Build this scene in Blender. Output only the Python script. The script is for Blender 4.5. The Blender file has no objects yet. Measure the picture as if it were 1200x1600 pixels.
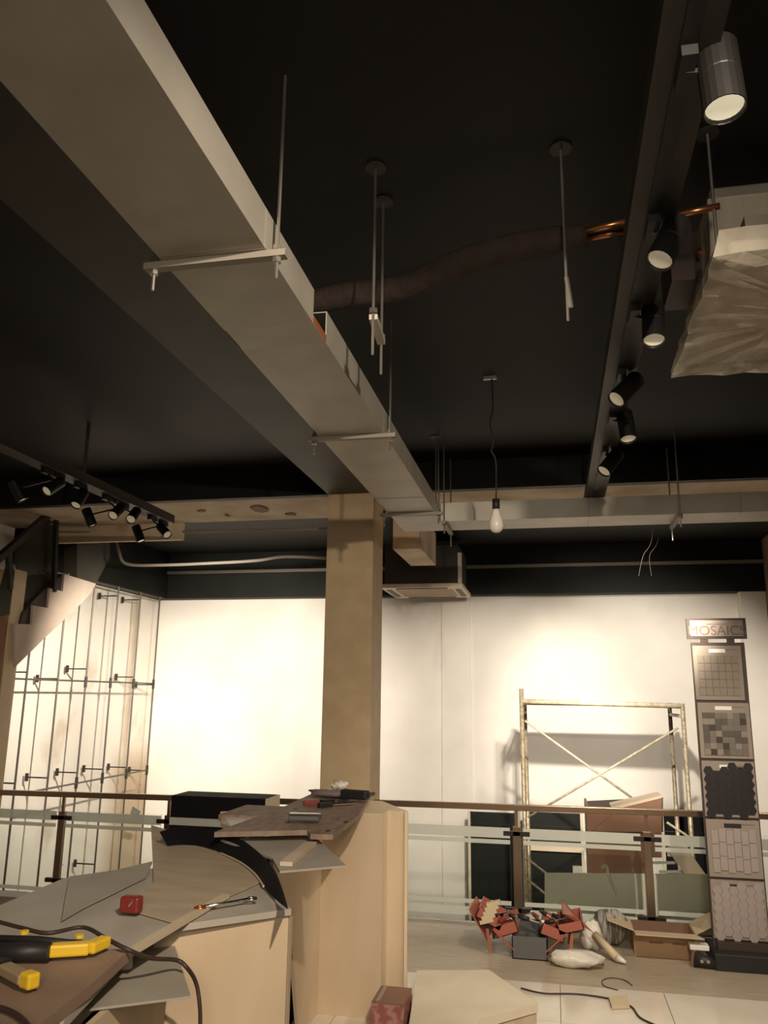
import bpy, bmesh, math, random
from mathutils import Vector, Matrix
random.seed(7)
S = bpy.context.scene
C = S.collection
# ---------------------------------------------------------------- camera (calibrated from vanishing points)
F = 1250.0
Yc = Vector((265, 290, F)).normalized()
Zc = Vector((72, -5350, F)); Zc = (Zc - Yc * Zc.dot(Yc)).normalized()
Xc = Yc.cross(Zc)
EYE = Vector((0, 0, 1.7))
def cam2world(v): return Vector((v.dot(Xc), v.dot(Yc), v.dot(Zc)))
cd = bpy.data.cameras.new('camera'); cam = bpy.data.objects.new('camera', cd); C.objects.link(cam)
cd.sensor_fit = 'VERTICAL'; cd.sensor_height = 36; cd.lens = F / 1600 * 36; cd.clip_start = 0.05
r = cam2world(Vector((1, 0, 0))); u = cam2world(Vector((0, -1, 0))); b = cam2world(Vector((0, 0, -1)))
M = Matrix((r, u, b)).transposed().to_4x4(); M.translation = EYE; cam.matrix_world = M
S.camera = cam
def P(px, py, ax, val):
    d = cam2world(Vector((px - 600, py - 800, F))); t = (val - EYE[ax]) / d[ax]; return EYE + d * t
def PD(px, py, z): return EYE + cam2world(Vector((px - 600, py - 800, F))) * (z / F)
# ---------------------------------------------------------------- world, exposure, lamps
w = bpy.data.worlds.new('world'); S.world = w; w.use_nodes = True
w.node_tree.nodes['Background'].inputs[0].default_value = (0.02, 0.016, 0.012, 1)
S.view_settings.view_transform = 'Standard'; S.view_settings.look = 'None'
S.view_settings.exposure = 0.3; S.view_settings.gamma = 1; S.view_settings.use_curve_mapping = False
def spot(name, loc, tgt, power, size=60, blend=0.6, rad=0.04, col=(1, .83, .62)):
    l = bpy.data.lights.new(name, 'SPOT'); l.energy = power; l.spot_size = math.radians(size); l.spot_blend = blend
    l.shadow_soft_size = rad; l.color = col
    o = bpy.data.objects.new(name, l); C.objects.link(o); o.location = loc
    o.rotation_euler = (Vector(tgt) - Vector(loc)).to_track_quat('-Z', 'Y').to_euler(); return o
def area(name, loc, tgt, power, sx, sy, col=(1, .85, .66)):
    l = bpy.data.lights.new(name, 'AREA'); l.shape = 'RECTANGLE'; l.size = sx; l.size_y = sy; l.energy = power; l.color = col
    o = bpy.data.objects.new(name, l); C.objects.link(o); o.location = loc
    o.rotation_euler = (Vector(tgt) - Vector(loc)).to_track_quat('-Z', 'Y').to_euler(); return o
WARM = (1, .90, .76)
spot('wall_spot_left', (-3.2, 6.2, 2.85), (-4.1, 10.6, 1.7), 900, 62, 1, .05, WARM)
spot('wall_spot_centre', (-2.6, 6.9, 3.1), (-3.3, 10.6, 1.0), 150, 75, 1, .08, WARM)
spot('rod_wall_spot', (-2.9, 6.9, 2.9), (-5.7, 9.0, 1.1), 520, 78, 1, .03, WARM)
spot('wall_spot_right', (0.35, 4.5, 2.85), (1.1, 10.6, 1.1), 950, 42, .7, .05, WARM)
spot('wall_spot_middle', (0.2, 4.6, 2.85), (-0.8, 10.6, 1.1), 750, 40, .7, .05, WARM)
spot('recess_fill_spot', (0.6, 7.1, 3.3), (0.7, 10.6, 1.3), 210, 76, 1, .08, WARM)  # added unseen spot brightening the upper back wall
spot('floor_spot', (0.35, 3.9, 2.9), (0.3, 6.2, 0), 130, 90, .8, .05, WARM)
spot('counter_spot', (0.6, 0.0, 3.1), (-1.4, 4.6, 1.3), 360, 70, .8, .03, (1, .84, .66))
spot('room_spot', (1.9, 3.9, 2.9), (-0.2, 6.0, 0), 110, 85, .8, .05, (1, .87, .7))
area('front_fill_area', (0.4, -1.8, 2.6), (-0.8, 3.6, 0.8), 50, .6, 1.2, (1, .87, .71))  # added unseen fill light behind the camera

# ---------------------------------------------------------------- materials
def mat(name, col, rough=.6, metal=0, col2=None, scale=6, detail=4, bump=0, spec=None, emit=None, trans=0, stretch=None, alpha=None, ior=1.45, thr=(.35, .65), coat=0):
    m = bpy.data.materials.new(name); m.use_nodes = True; nt = m.node_tree; n = nt.nodes; B = n['Principled BSDF']
    B.inputs['Base Color'].default_value = (*col, 1); B.inputs['Roughness'].default_value = rough; B.inputs['Metallic'].default_value = metal
    B.inputs['IOR'].default_value = ior
    if coat: B.inputs['Coat Weight'].default_value = coat
    if trans: B.inputs['Transmission Weight'].default_value = trans
    if alpha is not None: B.inputs['Alpha'].default_value = alpha
    if spec is not None: B.inputs['Specular IOR Level'].default_value = spec
    if emit: B.inputs['Emission Color'].default_value = (*emit[0], 1); B.inputs['Emission Strength'].default_value = emit[1]
    if col2 or bump:
        tc = n.new('ShaderNodeTexCoord'); mp = n.new('ShaderNodeMapping'); nz = n.new('ShaderNodeTexNoise')
        nz.inputs['Scale'].default_value = scale; nz.inputs['Detail'].default_value = detail
        if stretch: mp.inputs['Scale'].default_value = stretch
        nt.links.new(tc.outputs['Object'], mp.inputs[0]); nt.links.new(mp.outputs[0], nz.inputs['Vector'])
        if col2:
            cr = n.new('ShaderNodeValToRGB'); cr.color_ramp.elements[0].color = (*col, 1); cr.color_ramp.elements[1].color = (*col2, 1)
            cr.color_ramp.elements[0].position = thr[0]; cr.color_ramp.elements[1].position = thr[1]
            nt.links.new(nz.outputs[0], cr.inputs[0]); nt.links.new(cr.outputs[0], B.inputs['Base Color'])
        if bump:
            bp = n.new('ShaderNodeBump'); bp.inputs['Strength'].default_value = bump; bp.inputs['Distance'].default_value = .02
            nt.links.new(nz.outputs[0], bp.inputs['Height']); nt.links.new(bp.outputs[0], B.inputs['Normal'])
    return m
m_black = mat('black_ceiling_paint', (.007, .006, .005), .6, spec=.3, col2=(.010, .008, .006), scale=1.5, bump=.15)
m_beamp = mat('dark_beam_paint', (.07, .06, .045), .6, col2=(.045, .04, .03), scale=2)
m_bulk = mat('dark_grey_green_paint', (.014, .0145, .012), .6, spec=.2, col2=(.011, .011, .009), scale=2)
m_white = mat('white_wall_paint', (.80, .76, .70), .7, col2=(.74, .69, .62), scale=1.6, bump=.05)
m_raw = mat('bare_plaster', (.44, .33, .21), .85, col2=(.66, .56, .42), scale=2.2, detail=8, bump=.4)
m_ply = mat('plywood', (.58, .45, .30), .6, col2=(.65, .52, .36), scale=5, stretch=(1, 1, .35), bump=.03)
m_board = mat('column_board', (.50, .37, .22), .6, col2=(.56, .42, .26), scale=8, bump=.03)
m_duct = mat('galvanised_duct_sheet', (.44, .41, .35), .5, .35, col2=(.52, .49, .42), scale=4, bump=.03)
m_rust = mat('red_brown_sealant', (.30, .09, .03), .8)
m_zinc = mat('zinc_steel', (.55, .52, .46), .35, .9)
m_rod = mat('grey_steel_rod', (.13, .115, .10), .5, .5)
m_rod2 = mat('dull_angle_bar', (.30, .27, .22), .6, .2)
m_clip = mat('dark_clip_steel', (.05, .045, .04), .5, .5)
m_scaf = mat('paint_flecked_scaffold_steel', (.30, .24, .15), .5, .5, col2=(.52, .45, .33), scale=30)
m_scafw = mat('whitewashed_steel', (.62, .55, .42), .6, .2, col2=(.42, .34, .22), scale=25)
m_rail = mat('bronze_steel_rail', (.36, .25, .16), .28, .85)
m_post = mat('brushed_bronze_post', (.26, .19, .13), .3, .8)
m_dkpost = mat('dark_bracket', (.04, .032, .028), .4, .5)
m_glass = mat('clear_glass', (.93, .97, .94), .03, trans=1, ior=1.03)
m_frost = mat('frosted_film', (.72, .74, .66), .55, alpha=.75)
m_green = mat('greenish_frosted_glass', (.84, .82, .66), .4, alpha=.92)
m_gdark = mat('smoked_stair_glass', (.045, .045, .033), .2, alpha=.8)
m_tile = mat('cream_polished_tile', (.62, .54, .43), .18, col2=(.68, .61, .51), scale=3)
m_tiled = mat('beige_threshold_stone', (.36, .29, .20), .3, col2=(.46, .38, .28), scale=6, stretch=(1, 12, 1))
m_grout = mat('screed', (.30, .25, .19), .8)
m_trackm = mat('black_powder_coat', (.012, .011, .010), .5)
m_trackg = mat('black_track_channel', (.035, .03, .026), .5)
m_lens = mat('lamp_reflector', (.75, .68, .5), .4, emit=((1, .84, .6), .12))
m_lensb = mat('bright_lamp_reflector', (.9, .85, .75), .4, emit=((1, .88, .6), .4))
m_wire = mat('dark_brown_wire', (.05, .03, .025), .5)
m_bulbw = mat('opal_bulb', (.85, .80, .70), .3)
m_copper = mat('copper_pipe', (.62, .26, .12), .3, .9)
m_lag = mat('dark_pipe_insulation', (.05, .033, .025), .9, col2=(.035, .025, .02), scale=20, bump=.5)
m_film = mat('creased_plastic_film', (.62, .55, .42), .25, col2=(.80, .74, .62), scale=9, stretch=(1, 1, .25), bump=1.0, alpha=.58)
m_acbody = mat('galvanised_casing', (.20, .18, .145), .6, .1, col2=(.26, .235, .19), scale=4)
m_acw = mat('cream_plastic', (.66, .57, .42), .5)
m_acd = mat('tan_grille', (.34, .25, .15), .6)
m_pvc = mat('grey_conduit', (.22, .19, .155), .6)
m_dbrown = mat('dark_brown_frame', (.055, .035, .028), .5)
m_sboard = mat('taupe_display_board', (.30, .25, .205), .9, spec=.1)
m_headb = mat('taupe_header_panel', (.34, .28, .24), .9, spec=.1)
m_let = mat('beige_lettering', (.19, .14, .11), .9, spec=.1)
m_mlight = mat('taupe_mosaic', (.25, .205, .16), .8)
m_mpale = mat('pale_lilac_mosaic', (.35, .29, .265), .8)
m_mdark = mat('charcoal_hexagon', (.022, .018, .018), .4)
m_mg = [mat('grey_mosaic', (.17, .145, .12), .35), mat('smoke_mosaic', (.10, .085, .07), .35), mat('ash_mosaic', (.25, .21, .17), .35), mat('umber_mosaic', (.06, .045, .035), .35)]
m_whp = mat('white_plastic', (.80, .77, .70), .45)
m_blackl = mat('black_laminate', (.010, .009, .011), .7, spec=.15)
m_bpanel = mat('black_glossy_panel', (.02, .022, .02), .25)
m_pale = mat('pale_timber', (.62, .50, .36), .6, col2=(.70, .58, .44), scale=5)
m_brown = mat('red_brown_laminate', (.26, .13, .075), .55, col2=(.30, .16, .10), scale=3)
m_card = mat('cardboard', (.40, .26, .15), .85, col2=(.44, .30, .18), scale=7)
m_cardl = mat('cardboard_flap', (.58, .46, .30), .85)
m_cardd = mat('brown_carton_print', (.22, .12, .08), .8)
m_red = mat('faded_red_enamel', (.38, .115, .075), .4)
m_dred = mat('dark_red_plastic', (.20, .025, .02), .4)
m_slate = mat('slate_grey_steel', (.13, .13, .125), .5, .2)
m_tool = mat('black_tool_rubber', (.02, .018, .018), .5)
m_bag = mat('crumpled_white_plastic', (.78, .73, .63), .4, col2=(.66, .60, .50), scale=9, bump=.8)
m_bagb = mat('beige_tube', (.62, .50, .32), .5)
m_stripe = mat('grey_white_polythene', (.40, .37, .32), .4, col2=(.15, .13, .12), scale=10, stretch=(6, 1, .5), thr=(.48, .56), bump=.4)
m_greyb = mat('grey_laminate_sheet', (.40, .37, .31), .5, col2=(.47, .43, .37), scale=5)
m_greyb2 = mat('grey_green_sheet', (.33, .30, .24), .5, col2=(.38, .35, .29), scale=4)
m_tanb = mat('dusty_tan_sheet', (.52, .41, .28), .6, col2=(.42, .34, .24), scale=4, stretch=(1, 3, 1))
m_plank = mat('scuffed_brown_plank', (.24, .16, .12), .6, col2=(.34, .25, .19), scale=9, stretch=(3, 1, 1), bump=.1)
m_nearb = mat('brown_board', (.25, .165, .115), .6, col2=(.30, .21, .15), scale=5)
m_edge = mat('pale_board_edge', (.60, .49, .35), .6)
m_yel = mat('yellow_plastic', (.80, .52, .03), .4)
m_chrome = mat('chrome', (.75, .73, .7), .2, 1)
m_pier = mat('tan_casing', (.62, .47, .30), .55, col2=(.68, .53, .35), scale=4)
m_pinkst = mat('stringer_render', (.50, .39, .32), .8, col2=(.56, .45, .37), scale=4)
m_tread = mat('dark_tread', (.05, .032, .024), .5)
m_clear = mat('clear_cup_plastic', (.9, .88, .84), .2, alpha=.45)
m_redpk = mat('red_carton_print', (.30, .10, .08), .6, col2=(.42, .22, .18), scale=22, thr=(.45, .55))

def wall_stain_mat():
    m = mat('stained_white_wall', (.78, .73, .65), .75); nt = m.node_tree; n = nt.nodes; B = n['Principled BSDF']
    tc = n.new('ShaderNodeTexCoord'); sep = n.new('ShaderNodeSeparateXYZ'); nt.links.new(tc.outputs['Object'], sep.inputs[0])
    def math_(op, a, b_=None):
        q = n.new('ShaderNodeMath'); q.operation = op
        for i, v in enumerate((a, b_)):
            if v is None: continue
            if isinstance(v, (int, float)): q.inputs[i].default_value = v
            else: nt.links.new(v, q.inputs[i])
        return q.outputs[0]
    nz = n.new('ShaderNodeTexNoise'); nz.inputs['Scale'].default_value = 3.5; nz.inputs['Detail'].default_value = 6
    nt.links.new(tc.outputs['Object'], nz.inputs['Vector'])
    # damp streak along y = STY (object coords = world coords, origin at world zero)
    d = math_('ABSOLUTE', math_('SUBTRACT', sep.outputs[1], 9.95))
    d = math_('ADD', d, math_('MULTIPLY', nz.outputs[0], .25))
    s = n.new('ShaderNodeMapRange'); nt.links.new(d, s.inputs[0]); s.inputs[1].default_value = .12; s.inputs[2].default_value = .26; s.inputs[3].default_value = 1; s.inputs[4].default_value = 0
    lo = n.new('ShaderNodeMapRange'); nt.links.new(sep.outputs[2], lo.inputs[0]); lo.inputs[1].default_value = .7; lo.inputs[2].default_value = 1.1; lo.inputs[3].default_value = 1; lo.inputs[4].default_value = 0
    d2 = n.new('ShaderNodeMapRange'); nt.links.new(sep.outputs[1], d2.inputs[0]); d2.inputs[1].default_value = 9.5; d2.inputs[2].default_value = 9.9
    low = math_('MULTIPLY', math_('MULTIPLY', lo.outputs[0], d2.outputs[0]), .8)
    fac = math_('MAXIMUM', math_('MULTIPLY', s.outputs[0], .65), low)
    n2 = n.new('ShaderNodeTexNoise'); n2.inputs['Scale'].default_value = 1.7; n2.inputs['Detail'].default_value = 8
    nt.links.new(tc.outputs['Object'], n2.inputs['Vector'])
    blot = n.new('ShaderNodeMapRange'); nt.links.new(n2.outputs[0], blot.inputs[0]); blot.inputs[1].default_value = .58; blot.inputs[2].default_value = .72; blot.inputs[3].default_value = 0; blot.inputs[4].default_value = .45
    fac = math_('MAXIMUM', fac, blot.outputs[0])
    mx = n.new('ShaderNodeMix'); mx.data_type = 'RGBA'; nt.links.new(fac, mx.inputs[0])
    mx.inputs[6].default_value = (.78, .73, .65, 1); mx.inputs[7].default_value = (.42, .30, .18, 1)
    nt.links.new(mx.outputs[2], B.inputs['Base Color']); return m
m_stain = wall_stain_mat()

# ---------------------------------------------------------------- mesh helpers
WL = {}
def thing(name, label, cat, loc, group=None, kind=None):
    o = bpy.data.objects.new(name, None); C.objects.link(o); o.location = loc; o.empty_display_size = .1
    WL[o] = Vector(loc); tag(o, label, cat, group, kind); return o
def tag(o, label=None, cat=None, group=None, kind=None):
    if label: o['label'] = label
    if cat: o['category'] = cat
    if group: o['group'] = group
    if kind: o['kind'] = kind
    return o
class MB:
    def __init__(s): s.v = []; s.f = []
    def add(s, vs, fs):
        k = len(s.v); s.v += [Vector(v) for v in vs]; s.f += [tuple(i + k for i in f) for f in fs]; return s
    def box(s, x0, x1, y0, y1, z0, z1):
        return s.add([(x0, y0, z0), (x1, y0, z0), (x1, y1, z0), (x0, y1, z0), (x0, y0, z1), (x1, y0, z1), (x1, y1, z1), (x0, y1, z1)],
                     [(0, 3, 2, 1), (4, 5, 6, 7), (0, 1, 5, 4), (1, 2, 6, 5), (2, 3, 7, 6), (3, 0, 4, 7)])
    def bar(s, a, b_, w_, h_, up=(0, 0, 1)):
        a = Vector(a); b_ = Vector(b_); d = (b_ - a).normalized(); up = Vector(up)
        if abs(d.dot(up)) > .98: up = Vector((0, 1, 0))
        sd = d.cross(up).normalized(); up = sd.cross(d)
        q = [a + sd * (i * w_ / 2) + up * (j * h_ / 2) for i, j in ((-1, -1), (1, -1), (1, 1), (-1, 1))]
        return s.add(q + [p + (b_ - a) for p in q], [(0, 1, 2, 3), (7, 6, 5, 4), (0, 4, 5, 1), (1, 5, 6, 2), (2, 6, 7, 3), (3, 7, 4, 0)])
    def tube(s, pts, rad, n=8, caps=True):
        pts = [Vector(p) for p in pts]; rads = rad if isinstance(rad, (list, tuple)) else [rad] * len(pts); k = len(s.v); prev = None
        for i, p in enumerate(pts):
            d = (pts[min(i + 1, len(pts) - 1)] - pts[max(i - 1, 0)]).normalized()
            if prev is None: a = d.orthogonal().normalized()
            else: a = (prev - d * prev.dot(d)).normalized()
            prev = a; c = d.cross(a)
            for j in range(n):
                t = 2 * math.pi * j / n; s.v.append(p + (a * math.cos(t) + c * math.sin(t)) * rads[i])
        for i in range(len(pts) - 1):
            for j in range(n):
                s.f.append((k + i * n + j, k + i * n + (j + 1) % n, k + (i + 1) * n + (j + 1) % n, k + (i + 1) * n + j))
        if caps: s.f.append(tuple(k + j for j in reversed(range(n)))); s.f.append(tuple(k + (len(pts) - 1) * n + j for j in range(n)))
        return s
    def prism(s, poly, off):
        poly = [Vector(p) for p in poly]; off = Vector(off); n = len(poly)
        return s.add(poly + [p + off for p in poly], [tuple(range(n)), tuple(reversed(range(n, 2 * n)))] + [(i, i + n, (i + 1) % n + n, (i + 1) % n) for i in range(n)])
    def lathe(s, a, ax, prof, n=20):
        a = Vector(a); ax = Vector(ax).normalized(); u_ = ax.orthogonal().normalized(); w_ = ax.cross(u_); k = len(s.v)
        for t, r_ in prof:
            for j in range(n):
                f_ = 2 * math.pi * j / n; s.v.append(a + ax * t + (u_ * math.cos(f_) + w_ * math.sin(f_)) * r_)
        for i in range(len(prof) - 1):
            for j in range(n): s.f.append((k + i * n + j, k + i * n + (j + 1) % n, k + (i + 1) * n + (j + 1) % n, k + (i + 1) * n + j))
        return s
    def build(s, name, m, parent=None, smooth=False, bevel=0, origin=None, label=None):
        if origin is None:
            xs = [v.x for v in s.v]; ys = [v.y for v in s.v]; zs = [v.z for v in s.v]
            origin = Vector(((min(xs) + max(xs)) / 2, (min(ys) + max(ys)) / 2, min(zs)))
        me = bpy.data.meshes.new(name); me.from_pydata([v - origin for v in s.v], [], s.f)
        bm = bmesh.new(); bm.from_mesh(me); bmesh.ops.recalc_face_normals(bm, faces=bm.faces); bm.to_mesh(me); bm.free()
        if smooth:
            for p in me.polygons: p.use_smooth = len(p.vertices) <= 4
        me.materials.append(m); o = bpy.data.objects.new(name, me); C.objects.link(o); WL[o] = origin
        o.location = origin - (WL[parent] if parent else Vector((0, 0, 0)))
        if parent: o.parent = parent
        if label: o['label'] = label
        if bevel:
            bv = o.modifiers.new('bevel', 'BEVEL'); bv.width = bevel; bv.segments = 2; bv.limit_method = 'ANGLE'
        return o
def struct(name, mb, m, origin=None): return tag(mb.build(name, m, origin=origin), kind='structure')
def smoothpts(pts, n=6):
    pts = [Vector(p) for p in pts]; out = []
    for i in range(len(pts) - 1):
        p0 = pts[max(i - 1, 0)]; p1 = pts[i]; p2 = pts[i + 1]; p3 = pts[min(i + 2, len(pts) - 1)]
        for k in range(n):
            t = k / n; out.append(.5 * ((2 * p1) + (p2 - p0) * t + (2 * p0 - 5 * p1 + 4 * p2 - p3) * t * t + (3 * p1 - p0 - 3 * p2 + p3) * t ** 3))
    out.append(pts[-1]); return out
O = Vector((0, 0, 0))
XL, XR, YB, YF, ZC, ZLOW = -5.5, 2.56, 10.6, -2.6, 3.62, -2.6
FE = 6.78   # edge of the gallery floor

# ================================================================= SETTING
fl = struct('floor', MB().box(XL + 0.0, XR, YF, FE, -.25, -.012), m_grout)
tile0 = None
TS = .6
for i in range(-3, 5):
    for j in range(0, 4):
        x0 = i * TS - .02; y0 = 3.1 + j * TS
        if x0 > XR - .1 or x0 < -1.9: continue
        x1 = min(x0 + TS, XR)
        if tile0 is None or x1 - x0 < TS - .01:
            o = MB().box(x0 + .002, x1 - .002, y0 + .002, y0 + TS - .002, -.012, 0).build('tile', m_tile, fl); tile0 = tile0 or (o, Vector((x0 + TS / 2, y0 + TS / 2, -.012)))
        else:
            o = tile0[0].copy(); C.objects.link(o); o.parent = fl; o.location = Vector((x0 + TS / 2, y0 + TS / 2, -.012)) - WL[fl]
for yy, hh in ((5.5, .10), (5.6, .25), (5.85, .42), (6.27, .25), (6.52, .26)):
    MB().box(-1.9, XR, yy + .002, min(yy + hh, FE), -.012, 0.0).build('threshold_strip', m_tiled, fl)
struct('floor', MB().box(XL, XR, FE, YB, ZLOW - .1, ZLOW), m_grout)
struct('wall_back', MB().box(XL - .1, XR + .1, YB, YB + .15, ZLOW, ZC), m_white)
wl = struct('wall_left', MB().box(XL - .12, XL, YF, YB, ZLOW, ZC), m_stain, origin=O)
struct('wall_right', MB().box(XR, XR + .12, YF, YB, ZLOW, ZC), mat('brown_side_wall', (.20, .14, .10), .7))
struct('wall_front', MB().box(XL - .1, XR + .1, YF - .12, YF, -.25, ZC), m_white)
struct('ceiling', MB().box(XL - .1, XR + .1, YF, YB, ZC, ZC + .12), m_black)
struct('trim_1', MB().box(-1.83, -1.43, YF, 6.4, 3.37, ZC), m_beamp)                         # beam to the column
cb = struct('trim_2', MB().box(XL, XR, 6.4, 6.48, 3.37, ZC), m_black)                         # cross beam face
raw = struct('trim_3', MB().box(XL, XR, 6.48, 7.3, 3.37, ZC), m_raw)                              # unpainted cross beam body
struct('trim_4', MB().box(XL, XR, 10.38, YB, 2.99, ZC), m_bulk)                              # bulkhead over back wall
struct('trim_5', MB().box(XL, XL + .22, 7.3, 10.38, 2.99, ZC), m_bulk)
struct('trim_6', MB().box(XL + .22, XR, 10.34, 10.38, 3.33, 3.37), m_pvc)
struct('trim_7', MB().box(P(1163, 1000, 1, 10.4).x, XR, 10.42, YB, ZLOW, 2.99), m_white)
struct('trim_8', MB().box(P(690, 1000, 1, 10.56).x, P(735, 1000, 1, 10.56).x, 10.565, YB, ZLOW, 2.99), m_white)
struct('trim_9', MB().box(XL, -3.6, 7.3, 7.36, 3.2, 3.37), m_raw)
# broken patches of the bare plaster
for px, py, w_, d_ in ((405, 795, .20, .16), (455, 803, .12, .05), (355, 805, .04, .05), (315, 798, .08, .03)):
    c = P(px, py, 2, 3.365)
    q = MB(); n = 7; poly = [(c.x + math.cos(t * 2 * math.pi / n) * w_ / 2 * random.uniform(.7, 1.1), c.y + math.sin(t * 2 * math.pi / n) * d_ * random.uniform(.7, 1.1), 3.368) for t in range(n)]
    q.prism(poly, (0, 0, -.012)).build('plaster_patch', m_cardd, raw)

# column
col = thing('column', 'square beige boarded column rising to the ceiling in the middle', 'column', (-1.63, 6.6, 0))
MB().box(-1.83, -1.43, 6.4, 6.8, 0, 3.37).build('shaft', m_board, col, bevel=.004)

# left pier (boxed casing with brown door)
pier = thing('door_casing', 'tan door casing with red-brown door at the left edge, beside staircase', 'door frame', (-5.0, 6.5, 0))
pr = P(43, 893, 1, 6.72).x
pt = P(20, 888, 1, 6.5).z
ix = P(23, 920, 1, 6.5).x; iz = P(10, 915, 1, 6.5).z
MB().box(pr - .14, pr, 6.54, 6.72, 0, pt).build('jamb', m_pier, pier, bevel=.003)
MB().box(XL + .01, pr - .14, 6.54, 6.72, iz, pt).build('head', m_pier, pier, bevel=.003)
MB().box(XL + .01, pr - .012, 6.505, 6.54, 0, iz).build('door_leaf', m_brown, pier, bevel=.003)

# ================================================================= STAIRCASE (upper flight on the left)
SX = -4.82
CORE = [(28, 990), (36, 958), (48, 943), (74, 917), (99, 897), (125, 906), (100, 930), (60, 985)]
st = thing('staircase', 'rendered staircase rising away along left wall above the tan casing', 'stairs', (SX, 7.6, 1.6))
def PS(px, py, x=SX): return P(px, py, 0, x)
pts = [PS(24, 1042), PS(24, 975), PS(38, 975), PS(50, 976), PS(52, 946), PS(75, 950), PS(78, 919), PS(98, 924), PS(101, 897), PS(150, 912), PS(142, 927), PS(120, 950), PS(75, 992)]
MB().prism(pts, (-.025, 0, 0)).build('stringer', m_pinkst, st)
MB().prism([PS(x, y, SX - .03) for x, y in CORE], (-.38, 0, 0)).build('riser_shade_core', m_tread, st)  # dark riser fill behind the notches, also painting in the soffit shadow
for a, b_ in (((50, 976), (38, 975)), ((75, 950), (52, 946)), ((98, 924), (78, 919))):
    A = PS(*a); B_ = PS(*b_)
    MB().box(XL + .02, SX - .12, min(A.y, B_.y) - .02, max(A.y, B_.y) + .12, A.z - .03, A.z + .01).build('tread', m_tread, st)
    MB().box(XL + .02, SX - .12, max(A.y, B_.y) + .07, max(A.y, B_.y) + .10, A.z, A.z + .17).build('riser', m_tread, st)
pane = [PS(46, 962, SX - .06), PS(24, 880, SX - .06), PS(24, 858, SX - .06), PS(86, 805, SX - .06), PS(84, 905, SX - .06)]
MB().prism(pane, (-.012, 0, 0)).build('glass_pane', m_gdark, st)
pane = [PS(-10, 960, SX - .06), PS(14, 870, SX - .06), PS(20, 866, SX - .06), PS(22, 890, SX - .06), PS(42, 962, SX - .06)]
MB().prism(pane, (-.012, 0, 0)).build('glass_pane', m_gdark, st)
MB().bar(PS(-20, 888), PS(92, 790), .06, .06).build('handrail', m_dkpost, st)
MB().bar(PS(84, 925), PS(88, 800), .04, .04).build('post', m_dkpost, st)
MB().bar(PS(16, 920), PS(12, 862), .04, .04).build('post', m_dkpost, st)
sb = [PS(120, 905, SX - .3), PS(150, 912, SX - .3), PS(172, 870, SX - .3), PS(172, 835, SX - .3), PS(120, 850, SX - .3)]
MB().prism(sb, (-.38, 0, 0)).build('upper_landing', m_beamp, st)

# ================================================================= DUCTS
dz0, dz1 = 3.0, 3.13
DX0, DX1 = -1.14, -.80
du = thing('air_duct', 'long galvanised air duct running overhead from upper left to the column', 'duct', (-.97, 2.5, 3.0))
ynotch0 = P(490, 480, 0, DX1).y; ynotch1 = P(510, 515, 0, DX1).y
def shell(y0, y1, cut=None):
    q = MB(); t = .004
    q.box(DX0, DX1, y0, y1, dz0, dz0 + t); q.box(DX0, DX1, y0, y1, dz1 - t, dz1); q.box(DX0, DX0 + t, y0, y1, dz0 + t, dz1 - t)
    q.box(DX1 - t, DX1, y0, y1, dz0 + t, dz1 - t); return q
ys = [-2.4, .55, 2.03]
for a, b_ in zip(ys[:-1], ys[1:]): shell(a, b_ - .002).build('duct_section', m_duct, du)
shell(2.03, ynotch0).build('duct_section', m_duct, du)
q = MB(); q.box(DX0, DX1, ynotch0, ynotch1, dz0, dz0 + .004); q.box(DX0, DX0 + .004, ynotch0, ynotch1, dz0, dz1)
q.box(DX0, DX0 + .15, ynotch0, ynotch1, dz1 - .004, dz1)
q.build('open_section', m_duct, du)
MB().box(DX1 - .012, DX1 + .001, ynotch0 + .002, ynotch1 - .002, dz0 + .003, dz0 + .03).build('sealed_edge', m_rust, du, label='red-brown sealed edge of the open notch')
shell(ynotch1, 3.78).build('duct_section', m_duct, du)
shell(3.782, 5.6).build('duct_section', m_duct, du)
shell(5.602, 6.28).build('duct_section', m_duct, du)
MB().box(DX0, DX1, 5.15, 5.156, dz0 - .003, dz0).build('seam', m_duct, du)
cd_ = thing('cross_duct', 'grey duct running right along the rear ceiling beam', 'duct', (.6, 6.35, 3.0))
for a, b_ in ((-.798, .3), (.302, 1.35), (1.352, XR - .03)):
    MB().box(a, b_, 5.93, 6.28, 3.0, 3.145).build('duct_section', m_duct, cd_)
# short branch seen beyond the column
bd = thing('duct_branch', 'short tan duct elbow between column and ceiling cassette', 'duct', (-1.3, 7.5, 3.0))
c0 = P(605, 845, 1, 7.3); c1 = P(660, 845, 1, 7.3)
MB().box(-1.42, c1.x, 7.2, 8.2, P(650, 860, 1, 7.3).z, 3.37).build('duct_body', m_raw, bd)

# hanger sets
def hanger(px_l, top_r, bot_r, ybar, label, xr=DX1 + .03, xl=DX0 - .03, ztop=ZC, zt_r=None):
    t = thing('duct_hanger', label, 'hanger', ((xl + xr) / 2, ybar, dz0 - .03), 'threaded rod hangers under the main duct')
    MB().box(xl - .03, xr + .03, ybar - .015, ybar + .015, dz0 - .022, dz0 - .001).build('support_bar', m_rod2, t)
    for x in (xl, xr):
        MB().tube([(x, ybar, ztop), (x, ybar, dz0 - .09)], .0055, 6).build('threaded_rod', m_zinc, t)
        MB().tube([(x, ybar, dz0 - .038), (x, ybar, dz0 - .022)], .014, 6).build('nut', m_zinc, t)
        MB().tube([(x, ybar, dz0 + .002), (x, ybar, dz0 + .018)], .014, 6).build('nut', m_zinc, t)
    return t
hanger(0, 0, 0, 2.06, 'threaded rod hanger nearest to the camera under the long duct')
hanger(0, 0, 0, 3.80, 'middle threaded rod hanger under the long duct')
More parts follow.
